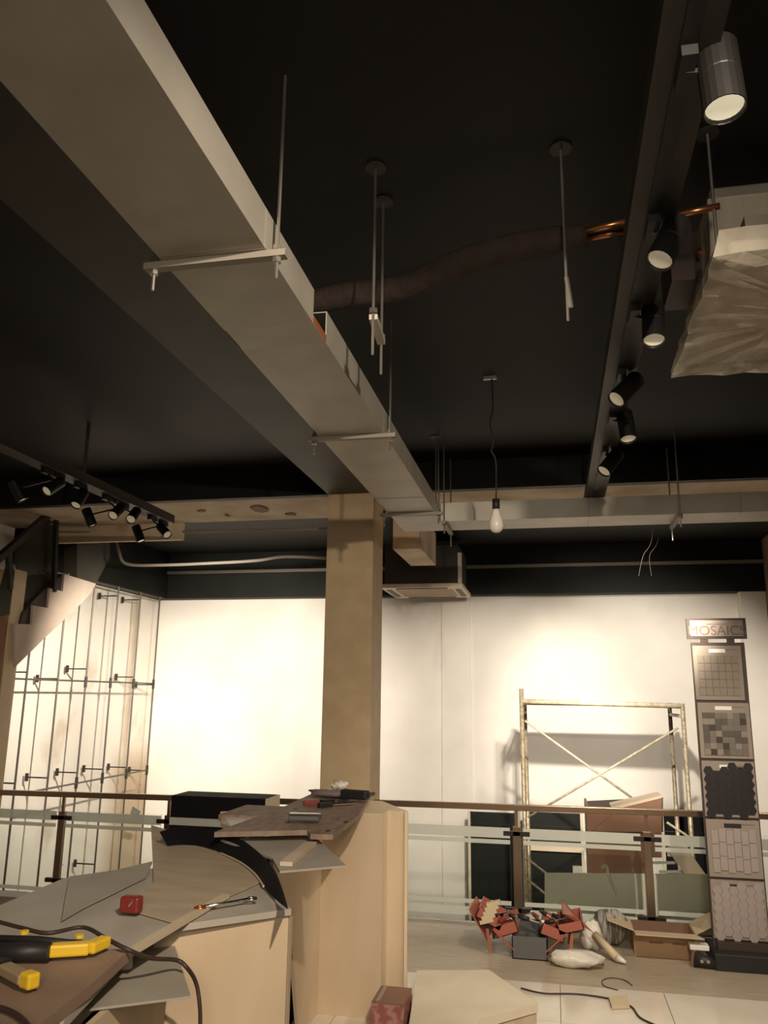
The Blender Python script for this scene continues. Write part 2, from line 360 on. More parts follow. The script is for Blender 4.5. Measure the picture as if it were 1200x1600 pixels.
hanger(0, 0, 0, 5.60, 'far threaded rod hanger under the duct end beside the column')
def rod(px, pyt, pyb, label, extra=None):
    """ceiling rod: top at ceiling at image (px,pyt), lower end seen at pyb"""
    a = P(px[0], pyt, 2, ZC)
    # find z where projection reaches pyb (vertical)
    z = 3.4
    best = min((abs(proj((a.x, a.y, zz / 200))[1] - pyb), zz / 200) for zz in range(200, 724))
    z = best[1]
    t = thing('threaded_rod_drop', label, 'threaded rod', (a.x, a.y, ZC))
    MB().tube([(a.x, a.y, ZC), (a.x, a.y, z)], .0055, 6).build('rod', m_zinc, t)
    MB().tube([(a.x, a.y, ZC), (a.x, a.y, ZC - .006)], .04, 12).build('ceiling_plate', m_trackg, t)
    return t, a, z
def proj(p):
    q = Vector(p) - EYE; v = (q.dot(Xc), q.dot(Yc), q.dot(Zc))
    cx = Xc * 0
    k = Vector((Xc[0] * q.x + Yc[0] * q.y + Zc[0] * q.z, Xc[1] * q.x + Yc[1] * q.y + Zc[1] * q.z, Xc[2] * q.x + Yc[2] * q.y + Zc[2] * q.z))
    return 600 + F * k.x / k.z, 800 + F * k.y / k.z
t2, a2, z2 = rod((587,), 262, 555, 'left rod of the unused pair hanging mid ceiling')
t3, a3, z3 = rod((599,), 315, 585, 'right rod of the unused pair hanging mid ceiling')
zb = min((abs(proj((a2.x, a2.y, z / 200))[1] - 495), z / 200) for z in range(400, 724))[1]
br = thing('hanger_bracket', 'short steel bracket linking the two unused hanging rods', 'bracket', ((a2.x + a3.x) / 2, (a2.y + a3.y) / 2, zb))
MB().bar((a2.x, a2.y, zb), (a3.x, a3.y, zb), .03, .02).build('strip', m_duct, br)
for a in (a2, a3):
    MB().tube([(a.x, a.y, zb + .012), (a.x, a.y, zb + .03)], .016, 6).build('nut', m_rod, br)
t6, a6, z6 = rod((876,), 232, 500, 'single pale rod hanging left of the copper pipe')
MB().tube([(a6.x, a6.y, z6 + .16), (a6.x + .012, a6.y, z6 + .05)], .009, 6).build('coupler', m_zinc, t6)
t7, a7, z7 = rod((1105,), 208, 395, 'rod hanging beside plastic-wrapped unit under the first spotlight')
t8, a8, z8 = rod((681,), 682, 800, 'thin rod in front of the black beam beside duct end')
# hangers of the cross duct
for xx, lab in ((P(694, 825, 1, 5.9).x, 'bracket hanger on the cross duct left of hanging bulb'), (P(1064, 822, 1, 5.9).x, 'bracket hanger on the cross duct above mosaic stand')):
    t = thing('duct_bracket', lab, 'hanger', (xx, 6.3, 3.0))
    MB().bar((xx, 5.88, 2.985), (xx, 6.34, 2.985), .03, .025).build('support_bar', m_rod2, t)
    MB().tube([(xx, 5.9, ZC), (xx, 5.9, 2.90)], .006, 6).build('threaded_rod', m_zinc, t)
    MB().tube([(xx, 6.32, ZC), (xx, 6.32, 2.88)], .006, 6).build('threaded_rod', m_zinc, t)
    MB().tube([(xx, 5.9, 2.955), (xx, 5.9, 2.972)], .016, 6).build('nut', m_zinc, t)

# insulated pipe with copper
pp = thing('insulated_pipe', 'dark insulated refrigerant pipe sagging under ceiling with bare copper ends', 'pipe', (.1, 3.6, 3.3))
pz = 3.33
path = smoothpts([P(470, 478, 2, pz), P(540, 462, 2, pz), P(630, 448, 2, pz), P(720, 412, 2, pz), P(800, 388, 2, pz), P(918, 368, 2, pz)], 6)
MB().tube(path, [.055] * (len(path) - 3) + [.05, .045, .04], 12).build('insulation', m_lag, pp, smooth=True)
for k, (dy, e) in enumerate(((-6, 0), (6, 3))):
    MB().tube([P(915, 366 + dy, 2, pz), P(983, 352 + dy + e, 2, pz)], .012, 8).build('copper_tube', m_copper, pp, smooth=True)
MB().tube([P(983, 350, 2, pz), P(1050, 338, 2, pz)], .03, 10).build('insulation', m_lag, pp, smooth=True)
MB().tube([P(1046, 338, 2, pz), P(1125, 322, 2, pz)], .012, 8).build('copper_tube', m_copper, pp, smooth=True)

# ================================================================= WRAPPED CASSETTE (upper right)
wu = thing('wrapped_cassette', 'ceiling air conditioner wrapped in plastic film at upper right edge', 'air conditioner', (1.0, 2.9, 3.05))
zb0 = 3.02
bx0 = P(1122, 440, 1, 2.75).x
MB().box(bx0, bx0 + .8, 2.75, 3.25, 3.2, P(1122, 292, 1, 2.75).z).build('casing', m_acbody, wu, bevel=.01)
sx0 = P(1060, 575, 2, zb0)
yfar = P(1150, 576, 2, zb0).y
pnl = MB(); X0, X1 = sx0.x, sx0.x + .95; Yn = 2.35
pnl.box(X0 + .03, X1 - .03, Yn + .03, yfar - .03, zb0 + .015, zb0 + .06); pnl.build('fascia_panel', m_acw, wu, bevel=.01)
for k in range(9):
    MB().box(X0 + .05, X0 + .055, Yn + .5 - k * .0, Yn + .55, zb0, zb0) if False else None
# vanes inside the flared intake side
for k in range(8):
    z = zb0 + .07 + k * .016
    MB().box(X0 + .045 + k * .006, X0 + .06 + k * .006, Yn + .35, yfar - .08, z, z + .007).build('vane', m_acd, wu)
MB().box(X0 + .10, X1 - .1, Yn + .1, yfar - .05, zb0 + .06, 3.2).build('inner_box', m_acbody, wu)
# film: draped crumpled shell around body and panel
bm = bmesh.new(); rings = []
N = 56
def rect(t, x0, x1, y0, y1):
    t = t % 1 * 4; k = int(t); f_ = t - k
    return [(x0 + (x1 - x0) * f_, y0), (x1, y0 + (y1 - y0) * f_), (x1 - (x1 - x0) * f_, y1), (x0, y1 - (y1 - y0) * f_)][k]
prof = [(3.46, .012, 'b'), (3.34, .016, 'b'), (3.25, .02, 'b'), (3.2, .03, 'b'), (3.16, .0, 'm'), (3.1, .0, 's'), (3.04, .015, 's'), (3.005, .02, 's'), (2.995, -.05, 's'), (3.0, -.25, 's')]
for zi, (z, e, k) in enumerate(prof):
    ring = []
    for j in range(N):
        if k == 'b': x, y = rect(j / N, bx0 - e, bx0 + .8 + e, 2.75 - e, 3.25 + e)
        elif k == 'm':
            a = rect(j / N, bx0, bx0 + .8, 2.75, 3.25); c = rect(j / N, X0, X1, Yn, yfar); x, y = [a[i] * .5 + c[i] * .5 for i in (0, 1)]
        else: x, y = rect(j / N, X0 - e + (3.1 - z) * -.0, X1 + e, Yn - e, yfar + e)
        w_ = .014 * random.uniform(-1, 1) if k != 'b' else .004 * random.uniform(-1, 1)
        ring.append(bm.verts.new((x + w_, y + w_ * .7, z + w_ * .8)))
    rings.append(ring)
for i in range(len(rings) - 1):
    for j in range(N): bm.faces.new((rings[i][j], rings[i][(j + 1) % N], rings[i + 1][(j + 1) % N], rings[i + 1][j]))
bm.faces.new(rings[-1])
me = bpy.data.meshes.new('plastic_film'); bm.normal_update(); bm.to_mesh(me); bm.free(); me.materials.append(m_film)
fo = bpy.data.objects.new('plastic_film', me); C.objects.link(fo); fo.parent = wu; fo.location = -WL[wu]
for k in range(3):
    z0 = P(1090, 395 + k * 35, 1, 2.9)
    MB().tube([z0, z0 + Vector((.12, 0, .0))], .018, 10).build('valve', m_copper if k != 1 else m_dbrown, wu, smooth=True)
# mounting bracket beside body
MB().box(bx0 - .12, bx0, 2.95, 3.2, 3.26, 3.46).build('side_box', m_dbrown, wu)

# ================================================================= SPOTLIGHTS
tr = thing('lighting_track', 'black ceiling lighting track on the right carrying six spotlights', 'light track', (.35, 3.5, 3.15))
MB().box(.28, .42, .3, 6.27, 3.15, 3.22).build('channel', m_trackg, tr)
MB().box(.33, .37, .35, 6.2, 3.142, 3.15).build('conductor_slot', m_trackm, tr)
for y in (1.2, 3.2, 5.2): MB().box(.345, .355, y, y + .03, 3.22, ZC).build('suspension', m_trackg, tr)
def head(pf, pb, w_, label, group, bright=False, D=.085, L=.17, zopen=3.0, tx=.35, tz=3.15, n=20):
    a = P(pf[0], pf[1], 2, zopen)
    # back end: on the ray of pb at distance L from a, the higher solution
    d = cam2world(Vector((pb[0] - 600, pb[1] - 800, F))).normalized(); q = a - EYE; s0 = q.dot(d); h2 = L * L - (q.length_squared - s0 * s0)
    s = s0 + (math.sqrt(h2) if h2 > 0 else 0) * w_
    bk = EYE + d * s; ax = (bk - a).normalized(); bk = a + ax * L
    t = thing('track_spotlight', label, 'spotlight', a, group)
    rr = D / 2
    MB().lathe(a, ax, [(.03, rr * .80), (.004, rr * .90), (0, rr * .94), (0, rr), (L * .5, rr), (L * .5 + .002, rr * .97), (L * .5 + .005, rr), (L - .004, rr), (L, rr * .95), (L, .001)], n).build('lamp_body', m_trackm, t, smooth=False)
    MB().lathe(a, ax, [(.010, rr * .88), (.024, rr * .5), (.026, .0005)], n).build('reflector', m_lensb if bright else m_lens, t, smooth=True)
    mid = a + ax * L * .62
    top = Vector((tx, mid.y, tz))
    MB().bar(mid + Vector((0, 0, 0)), Vector((tx, mid.y, tz - .03)), .012, .012).build('stem', m_trackm, t)
    MB().box(tx - .018, tx + .018, mid.y - .06, mid.y + .06, tz - .035, tz - .002).build('adapter', m_trackm, t)
    return t
G = 'black spotlights on the right track'
head((1133, 172), (1118, 75), 1, 'large black spotlight at the top right corner, nearest camera', G, True, D=.095, L=.18)
head((1030, 408), (1060, 350), 1, 'black spotlight tilted left beside the wrapped cassette', G)
head((1022, 533), (1020, 480), 1, 'upright black spotlight third from the top on right track', G)
head((962, 625), (995, 592), 1, 'fourth spotlight from the top, tilted left on right track', G)
head((982, 687), (975, 645), 1, 'fifth spotlight from the top, upright on right track', G)
head((943, 737), (966, 708), 1, 'farthest spotlight on right track, just before its end', G)
tl = thing('lighting_track', 'black ceiling lighting track at the upper left crowded with spotlights', 'light track', (-3.27, 5, 3.15))
MB().box(-3.33, -3.21, 1.5, 6.35, 3.15, 3.22).build('channel', m_trackg, tl)
for y in (3, 5): MB().box(-3.275, -3.265, y, y + .03, 3.22, ZC).build('suspension', m_trackg, tl)
G = 'black spotlights on the left track'
for (pf, pb, lab, br_) in (((36, 782), (20, 752), 'leftmost spotlight on left track with bright mouth', True), ((72, 768), (96, 752), 'second spotlight from the left edge on left track', False),
        ((118, 790), (132, 768), 'third spotlight on left track over stair handrail', False), ((145, 822), (134, 795), 'bright-mouthed spotlight above the staircase landing', True),
        ((176, 806), (190, 792), 'spotlight right of the staircase landing on left track', False), ((204, 812), (214, 798), 'spotlight third from the far end of left track', False),
        ((221, 846), (212, 822), 'low bright-mouthed spotlight near the far end of left track', True), ((262, 836), (250, 822), 'farthest spotlight on left track above conduit', False)):
    head(pf, pb, 1, lab, G, br_, D=.075, L=.15, zopen=2.98, tx=-3.27)

# hanging bulb
hb = P(768, 588, 2, ZC); bz = 5.1
bp_ = P(775, 795, 1, hb.y)
bt = thing('hanging_bulb', 'unlit white bulb hanging on a bare wire before cross duct', 'light bulb', bp_)
MB().tube(smoothpts([hb, P(770, 640, 1, hb.y), P(765, 660, 1, hb.y), P(771, 690, 1, hb.y), P(768, 705, 1, hb.y), P(775, 722, 1, hb.y), P(775, 782, 1, hb.y)], 5), .005, 6).build('wire', m_wire, bt)
MB().bar(hb + Vector((-.05, 0, -.01)), hb + Vector((.03, 0, -.01)), .02, .02).build('ceiling_hook', m_zinc, bt)
MB().tube([P(775, 780, 1, hb.y), P(775, 797, 1, hb.y)], .022, 12).build('lamp_holder', m_tool, bt, smooth=True)
top_ = P(775, 796, 1, hb.y); prof = [(0, .022), (.02, .024), (.05, .036), (.075, .043), (.1, .044), (.12, .038), (.135, .022), (.141, .004)]
MB().tube([top_ - Vector((0, 0, z)) for z, r_ in prof], [r_ for z, r_ in prof], 20).build('bulb_globe', m_bulbw, bt, smooth=True)

# ceiling cassette unit beyond
ac = thing('ceiling_cassette', 'black-boxed ceiling cassette with cream grille right of the column', 'air conditioner', (-1.44, 9.65, 2.9))
ax0, ax1, ay0, ay1 = -1.94, -.98, 9.1, 10.1
MB().box(ax0 + .04, ax1 - .05, ay0 + .05, ay1 - .05, 2.97, 3.42).build('casing', m_bulk if False else m_trackg, ac)
q = MB(); q.box(ax0, ax1, ay0, ay0 + .14, 2.92, 2.97); q.box(ax0, ax1, ay1 - .14, ay1, 2.92, 2.97); q.box(ax0, ax0 + .14, ay0 + .14, ay1 - .14, 2.92, 2.97); q.box(ax1 - .14, ax1, ay0 + .14, ay1 - .14, 2.92, 2.97)
q.build('fascia_frame', m_acw, ac, bevel=.008)
MB().box(ax0 + .14, ax1 - .14, ay0 + .14, ay1 - .14, 2.93, 2.96).build('grille', m_acd, ac)
for x0, x1, y0, y1 in ((ax0 + .18, ax1 - .18, ay0 + .04, ay0 + .10), (ax0 + .18, ax1 - .18, ay1 - .10, ay1 - .04), (ax1 - .10, ax1 - .04, ay0 + .18, ay1 - .18), (ax0 + .04, ax0 + .10, ay0 + .18, ay1 - .18)):
    MB().box(x0, x1, y0, y1, 2.913, 2.92).build('air_slot', m_dbrown, ac)
MB().box(ax1 - .05, ax1 - .01, ay0, ay0 + .05, 2.97, 3.32).build('corner_strip', m_white, ac)

# conduits
q = thing('conduit', 'thin grey conduit along the dark recess left of the column', 'conduit', P(250, 832, 1, 7.9))
MB().tube([P(170, 838, 1, 7.32), P(250, 832, 1, 7.32), P(515, 826, 1, 7.32)], .014, 8).build('pipe', m_pvc, q)
q = thing('sagging_cable', 'pale sagging cable turning down then right above bulkhead', 'cable', P(200, 883, 1, 8.2))
MB().tube(smoothpts([P(180, 835, 1, 8.2), P(186, 862, 1, 8.2), P(198, 881, 1, 8.2), P(250, 883, 1, 8.2), P(330, 880, 1, 8.2), P(400, 876, 1, 8.2), P(445, 870, 1, 8.2), P(512, 872, 1, 8.2)], 5), .017, 8).build('sheath', m_pvc, q)
q = thing('loose_cable', 'thin cable drooping across from the left edge to the stair spotlight', 'cable', P(60, 815, 1, 7.0))
MB().tube(smoothpts([P(-10, 800, 1, 7.), P(60, 815, 1, 7.), P(100, 822, 1, 7.), P(145, 822, 1, 7.)], 5), .01, 6).build('sheath', m_pvc, q)

# ================================================================= ROD FRAME ON LEFT WALL
RX = XL + .3
rf = thing('wall_rod_frame', 'grid of thin grey steel rods standing off the left wall', 'metal frame', (RX, 9, 0))
def PR(px, py): return P(px, py, 0, RX)
vr = [(248, 941, 226, 1271), (218, 935, 194, 1271), (184, 927, 156, 1271), (146, 919, 117, 1268), (100, 955, 71, 1268), (45, 1017, 20, 1268)]
yy = []
for x0, y0, x1, y1 in vr:
    a = PR(x0, y0); c = PR(x1, y1); y = (a.y + c.y) / 2; yy.append(y)
    ztop = 2.97
    MB().tube([(RX, y, ztop), (RX, y, -1.2)], .011, 6).build('upright_rod', m_rod, rf)
zm = PR(239, 1068).z; zt = PR(240, 943).z; zl0 = PR(228, 1203).z
for z in (zm, 2.955):
    MB().tube([(RX - .015, yy[-1] - .3, z), (RX - .015, yy[0] + .05, z)], .010, 6).build('cross_rod', m_rod, rf)
MB().tube([PR(55, 1236), PR(230, 1203)], .010, 6).build('cross_rod', m_rod, rf)
for (px, py) in ((206, 1198), (168, 1201), (130, 1206), (85, 1214), (230, 1204), (210, 1058), (148, 1046), (104, 1061), (37, 1050), (18, 1225), (215, 936), (172, 928), (240, 1070), (200, 1390), (150, 1350)):
    a = PR(px, py); y = min(yy, key=lambda v: abs(v - a.y)); a = Vector((RX, y, a.z))
    MB().bar(a, a + Vector((-.27, 0, 0)), .014, .014).build('stand_off_clip', m_clip, rf)
    MB().bar(a + Vector((-.25, 0, -.04)), a + Vector((-.25, 0, .04)), .03, .02).build('clip_foot', m_clip, rf)
for y in yy[:4]:
    for z in (zm + .0, PR(156, 1215).z): MB().tube([(RX, y, z - .07), (RX, y, z + .05)], .018, 6).build('coupling', m_clip, rf)

# ================================================================= BALUSTRADES
def balustrade(label, x0, x1, z0, z1, posts, zs, gl):
    t = thing('glass_balustrade', label, 'balustrade', ((x0 + x1) / 2, 6.6, 0))
    MB().bar((x0, 6.6, z0), (x1, 6.6, z1), .05, .045).build('handrail', m_rail, t, bevel=.004)
    for p in posts:
        zt = z0 + (z1 - z0) * (p - x0) / (x1 - x0)
        MB().box(p - .028, p + .028, 6.585, 6.625, 0, zt - .14).build('post', m_post, t, bevel=.003)
        MB().box(p - .012, p + .012, 6.595, 6.615, zt - .14, zt - .02).build('post_neck', m_rail, t)
        for z in (zt - .19, .14):
            MB().bar((p - .10, 6.6, z), (p + .10, 6.6, z), .03, .035).build('glass_clamp', m_dkpost, t, bevel=.003)
        MB().box(p - .05, p + .05, 6.56, 6.65, 0, .012).build('base_plate', m_dkpost, t)
    for a, b_ in gl:
        MB().box(a, b_, 6.594, 6.602, .04, z0 - .12).build('glass_panel', m_glass, t)
        for zc, h_ in zs:
            MB().box(a, b_, 6.588, 6.593, zc - h_ / 2, zc + h_ / 2).build('frosted_band', m_frost, t)
    return t
pa = P(92, 1330, 1, 6.6).x; pb2 = P(262, 1290, 1, 6.6).x; xl0 = pr + .01
bands = [(P(170, 1278, 1, 6.6).z, .075), (P(170, 1293, 1, 6.6).z, .03), (P(60, 1388, 1, 6.6).z, .03), (P(60, 1402, 1, 6.6).z, .07)]
balustrade('glass balustrade left of column with bronze rail below the rod wall', xl0, -1.83, .825, .85, [pa, pb2], bands, [(xl0 + .02, pa - .05), (pa + .05, pb2 - .06), (pb2 + .06, -1.9)])
pc = P(808, 1340, 1, 6.6).x; pd = P(1013, 1340, 1, 6.6).x
bands = [(P(700, 1297, 1, 6.6).z, .075), (P(700, 1311, 1, 6.6).z, .03), (P(700, 1405, 1, 6.6).z, .03), (P(700, 1420, 1, 6.6).z, .06)]
balustrade('glass balustrade right of column with bronze rail before scaffold', -1.43, XR - .03, .865, .885, [pc, pd], bands, [(-1.40, pc - .05), (pc + .05, pd - .05), (pd + .05, XR - .08)])

# leaning green sheet
gs = thing('glass_sheet', 'greenish frosted glass sheet leaning behind the right balustrade', 'glass sheet', (.3, 6.7, 0))
MB().prism([P(851, 1364, 1, 6.70), P(1108, 1366, 1, 6.70), P(1116, 1462, 1, 6.70), P(851, 1458, 1, 6.70)], (0, .01, 0)).build('pane', m_green, gs)
MB().tube(smoothpts([P(940, 1356, 1, 6.69), P(947, 1352, 1, 6.69), P(952, 1370, 1, 6.69), P(958, 1385, 1, 6.69), P(965, 1400, 1, 6.69)], 3), .012, 6).build('plastic_strap', m_clear, gs)

# ================================================================= BEYOND THE RAIL
yS0, yS1 = 8.3, 9.2
sc = thing('scaffold_tower', 'paint-flecked steel scaffold tower standing beyond the right rail', 'scaffold', (.45, 8.7, ZLOW))
xs0, xs1 = P(815, 1100, 1, yS0).x, P(1066, 1100, 1, yS0).x
ztop = 1.66
for x in (xs0, xs1):
    for y in (yS0, yS1):
        zt = P(815, 1076, 1, 8.3).z if (x == xs0 and y == yS0) else ztop
        MB().tube([(x, y, ZLOW), (x, y, zt)], .022, 10).build('leg', m_scaf, sc, smooth=True)
    for z in (ztop - .03, ztop - .12, .3, -.6):
        MB().tube([(x, yS0, z), (x, yS1, z)], .016, 8).build('ladder_rung', m_scafw, sc, smooth=True)
MB().tube([(xs0, yS0, P(830, 1096, 1, yS0).z), (xs1 + .0, yS0, P(1050, 1103, 1, yS0).z)], .024, 10).build('top_rail', m_scafw, sc, smooth=True)
MB().box(xs0 + .03, xs1 - .03, yS0 + .03, yS1 - .05, ztop - .035, ztop - .01).build('deck_board', m_pale, sc)
for a, b_ in (((820, 1126), (1002, 1257)), ((1060, 1137), (825, 1277)), ((822, 1340), (905, 1405)), ((822, 1372), (880, 1420)), ((1042, 1285), (1110, 1330))):
    MB().tube([P(*a, 1, yS0 - .03), P(*b_, 1, yS0 - .03)], .011, 8).build('cross_brace', m_scafw, sc, smooth=True)
# black panels against the back wall
yP = 10.2
for (x0, y0, x1, y1, lab, mm) in ((735, 1268, 806, 1424, 'tall black panel left of the scaffold leg, beyond right rail', m_bpanel), (821, 1268, 906, 1420, 'black panel with cream trunking behind scaffold', m_bpanel), (1036, 1268, 1116, 1345, 'black panel half hidden behind the mosaic stand', m_blackl)):
    A = P(x0, y0, 1, yP); B_ = P(x1, y0, 1, yP)
    t = thing('display_panel', lab, 'panel', ((A.x + B_.x) / 2, yP, ZLOW))
    MB().box(A.x, B_.x, yP, yP + .03, ZLOW, A.z).build('board', mm, t)
    MB().box(A.x - .03, A.x, yP - .01, yP + .04, ZLOW, A.z).build('frame_stile', m_acw, t)
    MB().box(B_.x, B_.x + .03, yP - .01, yP + .04, ZLOW, A.z).build('frame_stile', m_acw, t)
    if x0 == 821:
        MB().box(A.x + .02, B_.x, yP - .05, yP - .01, P(860, 1329, 1, yP).z, P(860, 1315, 1, yP).z).build('trunking', m_pale, t)
        MB().box(P(895, 1360, 1, yP).x, B_.x, yP - .04, yP - .01, P(895, 1366, 1, yP).z, P(895, 1352, 1, yP).z).build('socket', m_greyb, t)
A = P(600, 1440, 1, yP)
# brown cabinet carcass
yK = 7.6
t = thing('cabinet_carcass', 'open red-brown cabinet carcass standing beyond rail before scaffold', 'cabinet', (P(965, 1300, 1, yK).x, yK + .2, ZLOW))
x0 = P(918, 1300, 1, yK).x; x1 = P(1012, 1300, 1, yK).x; zt = P(960, 1262, 1, yK).z; d2 = .62
MB().box(x0, x1, yK, yK + .02, ZLOW, zt).build('front_panel', m_brown, t)
MB().box(x0, x0 + .02, yK + .02, yK + d2, ZLOW, zt + .0).build('side_panel', m_brown, t)
MB().box(x1 - .02, x1, yK + .02, yK + d2, ZLOW, zt + .0).build('side_panel', m_brown, t)
MB().prism([P(915, 1252, 1, yK + .62), P(1036, 1246, 1, yK + .62), P(1036, 1300, 1, yK + .62), P(915, 1300, 1, yK + .62)], (0, .02, 0)).build('back_panel', m_dbrown, t)
q = [P(955, 1261, 1, yK - .02), P(1034, 1243, 1, yK - .02), P(1034, 1247, 1, yK - .02), P(965, 1264, 1, yK - .02)]
MB().prism(q, (0, .3, 0)).build('top_flap', m_pale, t)
MB().prism([P(965, 1264, 1, yK - .03), P(1034, 1247, 1, yK - .03), P(1034, 1340, 1, yK - .03), P(1012, 1340, 1, yK - .03), P(1012, 1300, 1, yK - .03), P(925, 1300, 1, yK - .03)], (0, .02, 0)).build('front_panel', m_brown, t)
# step ladder
yL = 7.5
t = thing('step_ladder', 'pale ladder leaning behind glass between scaffold and mosaic stand', 'ladder', (P(1080, 1370, 1, yL).x, yL, ZLOW))
a = P(1052, 1318, 1, yL); b_ = P(1128, 1425, 1, yL); d = (b_ - a)
low = a + d * ((ZLOW - a.z) / d.z)
MB().bar(a, a + d * 1.5, .14, .05, (0, 1, 0)).build('stile', m_pale, t)
for y0, x0, x1 in ((1348, 1020, 1070), (1362, 1030, 1080), (1373, 1050, 1087)):
    MB().bar(P(x0, y0, 1, yL + .05), P(x1, y0, 1, yL + .05), .03, .018).build('rung', m_whp, t)
MB().prism([P(1043, 1325, 1, yL), P(1060, 1328, 1, yL), P(1063, 1340, 1, yL), P(1043, 1338, 1, yL)], (0, .02, 0)).build('hinge_plate', m_whp, t)
# white picture tag on rod wall low: small blue carton
# black storage cabinet left
yB2 = 6.05
A = P(268, 1243, 1, yB2); B_ = P(415, 1248, 1, yB2); Z1 = (A.z + B_.z) / 2
t = thing('black_cabinet', 'low black laminate cabinet left of the column before balustrade', 'cabinet', ((A.x + B_.x) / 2, yB2 + .15, 0))
MB().box(A.x, B_.x, yB2, yB2 + .3, 0, Z1).build('carcass', m_blackl, t, bevel=.003)
MB().box(A.x, B_.x, yB2 - .006, yB2, P(340, 1292, 1, yB2).z, P(340, 1280, 1, yB2).z).build('edge_strip', m_frost, t)
MB().box(B_.x, B_.x + .012, yB2, yB2 + .3, .2, Z1).build('side_panel', m_pale, t)
t = thing('notice_card', 'small dark card fixed low on the rod wall behind left rail', 'card', PR(210, 1270))
MB().prism([PR(203, 1272), PR(207, 1260), PR(219, 1268), PR(216, 1274)], (.01, 0, 0)).build('card', m_slate, t)

# ================================================================= MOSAIC STAND
yM = 6.15
ms = thing('mosaic_display_stand', 'tall dark display stand headed MOSAICS holding five sample boards', 'display stand', (1.2, yM, 0))
L0 = P(1080, 1005, 1, yM).x; R0 = P(1163, 1005, 1, yM).x
zt = P(1120, 1004, 1, yM).z; zb_ = P(1150, 1470, 1, yM).z
MB().box(L0, R0, yM, yM + .03, .1, zt).build('back_frame', m_dbrown, ms)
MB().box(L0 - .02, R0 + .05, yM - .16, yM + .2, 0, .10).build('base', m_tool, ms, bevel=.005)
MB().box(L0 + .02, R0 - .02, yM - .05, yM + .08, .10, zb_).build('plinth', m_dbrown, ms)
hx0, hx1 = P(1073, 980, 1, yM).x, P(1166, 980, 1, yM).x; hz0, hz1 = P(1120, 998, 1, yM).z, P(1120, 966, 1, yM).z
MB().box(hx0, hx1, yM, yM + .03, hz0, hz1).build('header_frame', m_dbrown, ms)
MB().box(hx0 + .022, hx1 - .022, yM - .005, yM, hz0 + .018, hz1 - .015).build('header_panel', m_headb, ms)
for px in (1101, 1142):
    c = P(px, 1001, 1, yM).x; MB().box(c - .025, c + .025, yM + .005, yM + .025, zt, hz0).build('header_post', m_dbrown, ms)
def text(s_, x, z, size, name, parent, m, yy_, sx=1):
    cu = bpy.data.curves.new(name, 'FONT'); cu.body = s_; cu.size = size; cu.extrude = .0015; cu.align_x = 'CENTER'; cu.align_y = 'CENTER'
    o = bpy.data.objects.new(name, cu); C.objects.link(o); bpy.context.view_layer.update()
    me = bpy.data.meshes.new_from_object(o.evaluated_get(bpy.context.evaluated_depsgraph_get())); bpy.data.objects.remove(o)
    me.materials.clear(); me.materials.append(m); o = bpy.data.objects.new(name, me); C.objects.link(o); o.parent = parent
    o.rotation_euler = (math.pi / 2, 0, 0); o.scale = (sx, 1, 1); o.location = Vector((x, yy_, z)) - WL[parent]; return o
text('MOSAICS', (hx0 + hx1) / 2, hz0 + .055, .095, 'lettering', ms, m_let, yM - .006, 1.0)
MB().box((hx0 + hx1) / 2 - .07, (hx0 + hx1) / 2 + .07, yM - .0065, yM - .005, hz1 - .045, hz1 - .04).build('small_print', m_let, ms)
bys = [(1009, 1094, 'w'), (1098, 1185, 'w'), (1189, 1276, 'w'), (1280, 1370, 'b'), (1374, 1466, 'b')]
def copypart(src, par, off):
    o = src.copy(); C.objects.link(o); o.parent = par; o.location = off - WL[par]; return o
def hexmesh(x, z, r_, y, flat=False):
    return [(x + r_ * math.cos(math.pi / 3 * k + (0 if flat else math.pi / 6)), y, z + r_ * math.sin(math.pi / 3 * k + (0 if flat else math.pi / 6))) for k in range(6)]
